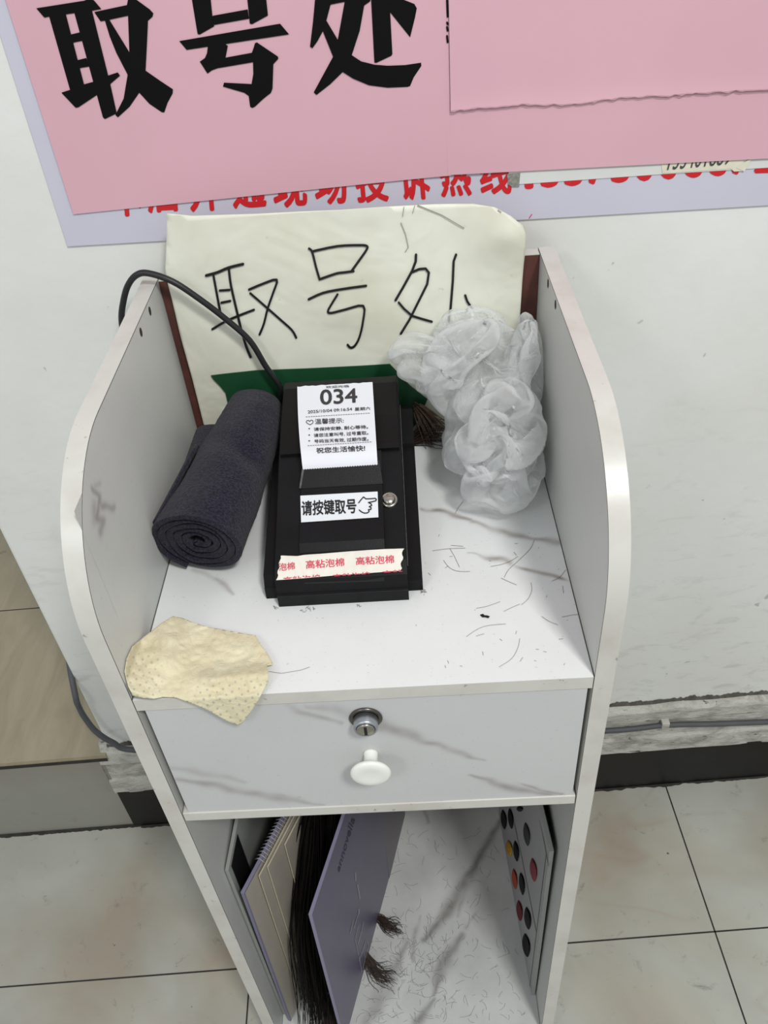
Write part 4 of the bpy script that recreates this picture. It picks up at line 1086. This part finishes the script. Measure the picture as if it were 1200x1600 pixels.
def hair_bits(name, label, paths, surf, w, extra=None):
    mb = MB()
    for P in paths: mb.stroke(P, w, surf, 0)
    if extra: extra(mb)
    return mb.build(name, ['strand'], label=label, cat='hair', kind='stuff')
c1f = c1
pp = [[(220, 395), (255, 440), (310, 465), (390, 467)], [(262, 322), (290, 370), (322, 438)], [(148, 333), (250, 320), (358, 316)], [(268, 298), (345, 304)], [(525, 435), (600, 420), (660, 395), (700, 370)],
      [(805, 262), (780, 320), (700, 400), (640, 455), (612, 505)], [(592, 510), (640, 532), (692, 554)], [(785, 540), (790, 590), (765, 645), (722, 682)], [(432, 705), (500, 692), (585, 662)],
      [(368, 888), (430, 845), (500, 818), (622, 806)], [(712, 900), (700, 960), (660, 1030), (578, 1085)], [(855, 758), (900, 788), (958, 812)], [(985, 762), (1040, 750), (1090, 744)], [(920, 528), (970, 505), (1010, 455)],
      [(345, 15), (315, 55), (295, 92)], [(610, 725), (660, 700), (712, 678)], [(472, 985), (476, 1010)], [(675, 342), (690, 362)], [(965, 905), (992, 902)], [(715, 1048), (732, 1022)], [(430, 885), (480, 870)], [(230, 445), (250, 430)], [(990, 560), (995, 605)]]
paths = [[(p.x, p.y) for p in smooth_path([Vector((a, b, 0)) for a, b in c1f(P)], 4)] for P in pp]
rnd = random.Random(5)
for i in range(22):
    x, y = rnd.uniform(650, 900), rnd.uniform(820, 1050); a = rnd.random() * 6.3; L = rnd.uniform(1, 5)
    paths.append([(x, y), (x + cos(a) * L, y + sin(a) * L)])
for (x, y) in [(660, 922), (662, 926), (480, 950), (474, 953), (488, 952), (560, 948), (430, 950)]:
    for j in range(4):
        a = rnd.random() * 6.3; paths.append([(x + rnd.uniform(-4, 4), y + rnd.uniform(-3, 3)), (x + cos(a) * 5, y + sin(a) * 4)])
paths.append([(420, 1049), (440, 1052), (470, 1047), (484, 1042)])
hair_bits('hair_clippings', 'fine loose hairs scattered over the white marble top shelf', paths, Z(0.0004), 0.6)
mb = MB(); mb.poly(c1([(455, 748), (475, 742), (485, 752), (500, 752), (518, 758), (508, 768), (490, 762), (470, 762)]), Z(0.0008), 0)
mb.build('dark_crumb', ['slot'], label='tiny black crumb on the shelf in front of the bag', cat='crumb', solid=0.0006)
paths = []
for i in range(380):
    x, y = rnd.uniform(600, 835), rnd.uniform(1290, 1598)
    if rnd.random() < 0.45: x = rnd.uniform(560, 700); y = rnd.uniform(1440, 1598)
    p = SB(x, y)
    if not (-0.07 < p.x < 0.165): continue
    a = rnd.random() * 6.3; L = rnd.uniform(3, 22); c_ = rnd.uniform(-0.9, 0.9)
    paths.append([(x + cos(a + c_ * t) * L * t, y + sin(a + c_ * t) * L * t) for t in (0, 0.33, 0.66, 1)])
hair_bits('hair_clippings', 'loose hairs littering the marble floor of the lower compartment', paths, Z(ZB + 0.0004), 0.36)

# ================================================================== THINGS IN THE LOWER COMPARTMENT
H0 = ZB + 0.0006
def slab(mb, p0, p1, t, z0, z1, mat=0, lean=(0, 0)):
    """upright board along the ground line p0-p1, thickness t to its right, top shifted by lean"""
    p0, p1 = Vector(p0), Vector(p1); d = (p1 - p0).normalized(); n = Vector((d.y, -d.x)) * t
    q_ = [p0, p1, p1 + n, p0 + n]; L_ = Vector(lean)
    vs = [(a.x, a.y, z0) for a in q_] + [(a.x + L_.x, a.y + L_.y, z1) for a in q_]
    mb.add(vs, [(3, 2, 1, 0), (4, 5, 6, 7), (0, 1, 5, 4), (1, 2, 6, 5), (2, 3, 7, 6), (3, 0, 4, 7)], mat)
sb = thing('hair_swatch_book', (-0.1, 0.15, ZB), 'open purple hair swatch book standing in the left half of the lower compartment', 'swatch book')
# right cover, seen from outside
PU0, PU1 = Vector((-0.0905, -0.003)), Vector((-0.0265, 0.222))
pl = Vector((0.0045, 0.0))
mb = MB(); slab(mb, PU0 + Vector((0, 0)), PU1, 0.0001, H0, -0.38, 0, (0.0045, 0)); mb = MB()
slab(mb, PU0 - Vector((0.004, 0)), PU1 - Vector((0.004, 0)), 0.004, H0, -0.38, 1, (0.0045, 0))
d2 = (PU1 - PU0).normalized(); nrm = Vector((d2.y, -d2.x, 0))
nz = Vector((nrm.x, nrm.y, 0)); A3 = Vector((PU0.x, PU0.y, H0)); 
pn = (Vector((d2.x, d2.y, 0))).cross(Vector((0.0045, 0, -0.38 - H0))).normalized()
if pn.dot(CAM - A3) < 0: pn = -pn
SPu = lambda off: (lambda x, y: on(x, y, pn, pn.dot(A3) + off))
mb.add([(PU0.x, PU0.y, H0) , (PU1.x, PU1.y, H0), (PU1.x + 0.0045, PU1.y, -0.38), (PU0.x + 0.0045, PU0.y, -0.38)], [(0, 1, 2, 3)], 0)
mb.v[-4:] = [v + pn * 0.0003 for v in mb.v[-4:]]
cz = crop(490, 1265, 8.571); cz2 = crop(490, 1420, 8.571)
mb.text('annovella', cz([(540, 80), (545, 85), (345, 850), (320, 850)])[:0] or [cz([(315, 790)])[0], cz([(500, 75)])[0], cz([(560, 130)])[0], cz([(345, 850)])[0]], SPu(0.0007), 2, 0.01)
for P in [[(560, 850), (565, 950)], [(590, 1010), (620, 1190)], [(600, 1330), (610, 1390)]]: mb.stroke(cz(P), 2.0, SPu(0.0007), 3)
for P in [[(620, 0), (540, 260)], [(530, 150), (490, 330)], [(600, 230), (560, 380)], [(670, 180), (600, 460)], [(555, 400), (600, 620)], [(640, 300), (590, 480)], [(700, 420), (610, 700)], [(715, 430), (735, 490)], [(735, 500), (660, 800)], [(610, 640), (645, 840)], [(680, 600), (690, 650)], [(600, 0), (610, 60)]]:
    mb.stroke(cz2(P), 1.0, SPu(0.0007), 3)
mb.build('cover', ['purple', 'purple_edge', 'coverink', 'coverwhite'], sb, label='purple front cover with pale printed letters')
# spine flap behind, pale
mb = MB(); slab(mb, (PU1.x - 0.001, PU1.y), (0.0005, 0.330), 0.002, H0, -0.38, 0, (0.002, 0)); mb.build('spine', ['lilacgrey'], sb, label='pale grey flap behind the purple cover')
# left cover, cream inside, purple rim, comb binding
CR0, CR1 = Vector((-0.1715, 0.024)), Vector((-0.066, 0.272))
mb = MB(); slab(mb, CR0, CR1, 0.004, H0, -0.3805, 1, (0.0045, 0)); 
dc = (CR1 - CR0).normalized(); nc = Vector((dc.y, -dc.x))
def crp(s_, z, off): 
    p = CR0 + dc * s_ + nc * (0.004 + off); k_ = (z - H0) / (-0.38 - H0) * 0.0045
    return Vector((p.x + k_, p.y, z))
mb.add([crp(0.002, H0 + 0.002, 0.0004), crp(0.268, H0 + 0.002, 0.0004), crp(0.268, -0.3825, 0.0004), crp(0.002, -0.3825, 0.0004)], [(0, 1, 2, 3)], 0)
mb.build('cover', ['cream', 'purple_edge'], sb, label='left cover with cream inner face')
for k_, (s0, s1, zt, off) in enumerate([(0.026, 0.255, -0.388, 0.003), (0.040, 0.255, -0.392, 0.0055), (0.074, 0.25, -0.400, 0.0085)]):
    mb = MB(); a, b = CR0 + dc * s0 + nc * (0.004 + off), CR0 + dc * s1 + nc * (0.004 + off)
    slab(mb, a, b, 0.0014, H0 + 0.02, zt, 0, (0.0045, 0))
    mb.tube([(a.x + nc.x * 0.0007, a.y + nc.y * 0.0007, H0 + 0.02), (a.x + 0.0045 + nc.x * 0.0007, a.y, zt)], 0.0006, 1, 6); mb.tube([(a.x + 0.0045, a.y, zt), (b.x + 0.0045, b.y, zt)], 0.0006, 1, 6)
    if k_ == 0:
        sf = lambda x, y: on(x, y, (nc.x, nc.y, 0), Vector((nc.x, nc.y, 0)).dot(Vector((a.x, a.y, 0))) + 0.0026)
    mb.build('page', ['cream', 'creamedge'], sb)
mb = MB()
for i in range(24):
    s_ = 0.040 + i * 0.0046; p = CR0 + dc * s_ + nc * 0.002
    mb.tube([(p.x - nc.x * 0.006 + 0.0045, p.y - nc.y * 0.006, -0.382), (p.x + 0.0045, p.y, -0.3765), (p.x + nc.x * 0.006 + 0.0045, p.y + nc.y * 0.006, -0.382)], 0.0008, 0, 6)
mb.build('comb_binding', ['coverwhite'], sb)
# dark hair hanging between the covers
mb = MB()
strands(mb, [(-0.090, 0.125, -0.372), (-0.104, 0.108, -0.44), (-0.118, 0.070, -0.55), (-0.124, 0.040, -0.68), (-0.128, 0.012, -0.772)], (0.010, 0.018, 0.004), 420, 0.0011, 0, wav=0.02, flare=1.25, seed=11)
strands(mb, [(-0.074, 0.150, -0.385), (-0.080, 0.13, -0.46), (-0.100, 0.09, -0.60), (-0.110, 0.05, -0.74)], (0.012, 0.02, 0.002), 320, 0.0011, 0, wav=0.02, flare=1.3, seed=12)
strands(mb, [(-0.115, 0.035, -0.73), (-0.108, 0.015, -0.768), (-0.10, 0.005, -0.765)], (0.010, 0.012, 0.003), 90, 0.0007, 1, wav=0.02, flare=1.5, seed=13)
for v in mb.v:
    v.z = max(v.z, ZB + 0.001)
    xm = CR0.x + (v.y - CR0.y) * dc.x / dc.y + 0.018
    v.x = max(v.x, xm); v.x = min(v.x, PU0.x + (v.y - PU0.y) * d2.x / d2.y - 0.006)
mb.build('hair_swatch', ['hair', 'hairb'], sb, label='long dark brown hair swatches', kind='stuff')
for k_, (p0, p1, p2) in enumerate([((-0.048, 0.16, H0 + 0.006), (-0.030, 0.150, H0 + 0.006), (-0.012, 0.136, H0 + 0.002)), ((-0.072, 0.11, H0 + 0.02), (-0.048, 0.085, H0 + 0.006), (-0.024, 0.066, H0 + 0.002))]):
    mb = MB(); strands(mb, [p0, p1, p2], (0.005, 0.007, 0.002), 70, 0.0007, 0, wav=0.016, flare=1.4, seed=20 + k_)
    for v in mb.v: v.z = max(v.z, ZB + 0.0006)
    mb.build('hair_swatch', ['hairb'], sb, kind='stuff')

# board with black panel, far left
bd = thing('display_board', (-0.172, 0.1, ZB), 'pale framed board with a black panel leaning on the inside of the left side panel', 'board')
mb = MB(); LB0, LB1 = Vector((-0.1790, 0.032)), Vector((-0.1640, 0.300))
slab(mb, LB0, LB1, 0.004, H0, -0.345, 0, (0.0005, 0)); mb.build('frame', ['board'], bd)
dl = (LB1 - LB0).normalized(); nl_ = Vector((dl.y, -dl.x))
mb = MB(); a = LB0 + dl * 0.008 + nl_ * 0.0042; b = LB0 + dl * 0.045 + nl_ * 0.0042
slab(mb, a, b, 0.0005, H0 + 0.02, -0.352, 0, (0.0005, 0)); 
mb.build('black_panel', ['boardblack'], bd)

# colour chart leaning at the right
ch = thing('hair_colour_chart', (0.17, 0.15, ZB), 'white board of small coloured hair swatches leaning on the right side panel inside', 'colour chart')
cF, cB, cTF, cTB = Vector((0.1735, 0.045, H0)), Vector((0.1585, 0.320, H0)), Vector((0.1700, 0.030, -0.330)), Vector((0.1520, 0.300, -0.330))
cn = (cB - cF).cross(cTF - cF).normalized()
if cn.dot(CAM - cF) < 0: cn = -cn
mb = MB(); th_ = -cn * 0.0045
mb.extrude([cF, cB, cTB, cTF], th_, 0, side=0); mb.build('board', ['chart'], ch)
mb = MB(); o_ = -cn * 0.0046
mb.extrude([cF + o_ + Vector((0, 0.004, 0)), cB + o_, cTB + o_ + Vector((0, 0, -0.004)), cTF + o_ + Vector((0, 0.006, -0.003))], -cn * 0.0014, 0); mb.build('backing', ['darkfelt'], ch, label='dark backing')
SCh = lambda off: (lambda x, y: on(x, y, cn, cn.dot(cF) + off))
mb = MB()
for P in [[(838, 1262), (847, 1300), (857, 1354)], [(798, 1262), (815, 1340), (838, 1458)], [(853, 1335), (826, 1553)]]: mb.stroke(P, 0.9, SCh(0.0004), 0)
mb.build('printed_lines', ['ply'], ch)
cs = crop(560, 1240, 3.333)
sw = [((756, 135), 30, 105, (24, 24, 30)), ((792, 130), 28, 110, (18, 16, 16)), ((840, 80), 34, 30, (40, 40, 42)), ((784, 285), 34, 85, (206, 158, 50)), ((820, 300), 28, 110, (16, 14, 18)),
      ((875, 212), 32, 125, (70, 70, 72)), ((812, 445), 26, 110, (196, 84, 58)), ((850, 470), 28, 120, (24, 22, 26)), ((910, 398), 34, 125, (150, 74, 84)), ((838, 610), 30, 110, (120, 44, 52)), ((880, 650), 34, 120, (24, 18, 20)), ((873, 790), 40, 125, (14, 12, 14))]
for i, ((cx, cy), w_, h_, rgb) in enumerate(sw):
    key = 'swatch_%d' % i; M[key] = mat('swatch_hair_%d' % i, rgb, 0.7, mottle=0.4, mscale=250, spec=0.1)
    mb = MB()
    def sfn(u, v, cx=cx, cy=cy, w_=w_, h_=h_):
        a = 2 * pi * u; r_ = v
        e = (abs(cos(a)) ** 1.5 * (1 if cos(a) > 0 else -1) * w_ / 2 * r_, sin(a) * h_ / 2 * r_)
        x, y = cs([(cx + e[0] + e[1] * 0.10, cy + e[1])])[0]
        return SCh(0.0006 + 0.0022 * math.sqrt(max(0, 1 - r_ * r_)))(x, y)
    mb.grid(sfn, 20, 6, 0, True); mb.build('hair_sample', [key], ch)
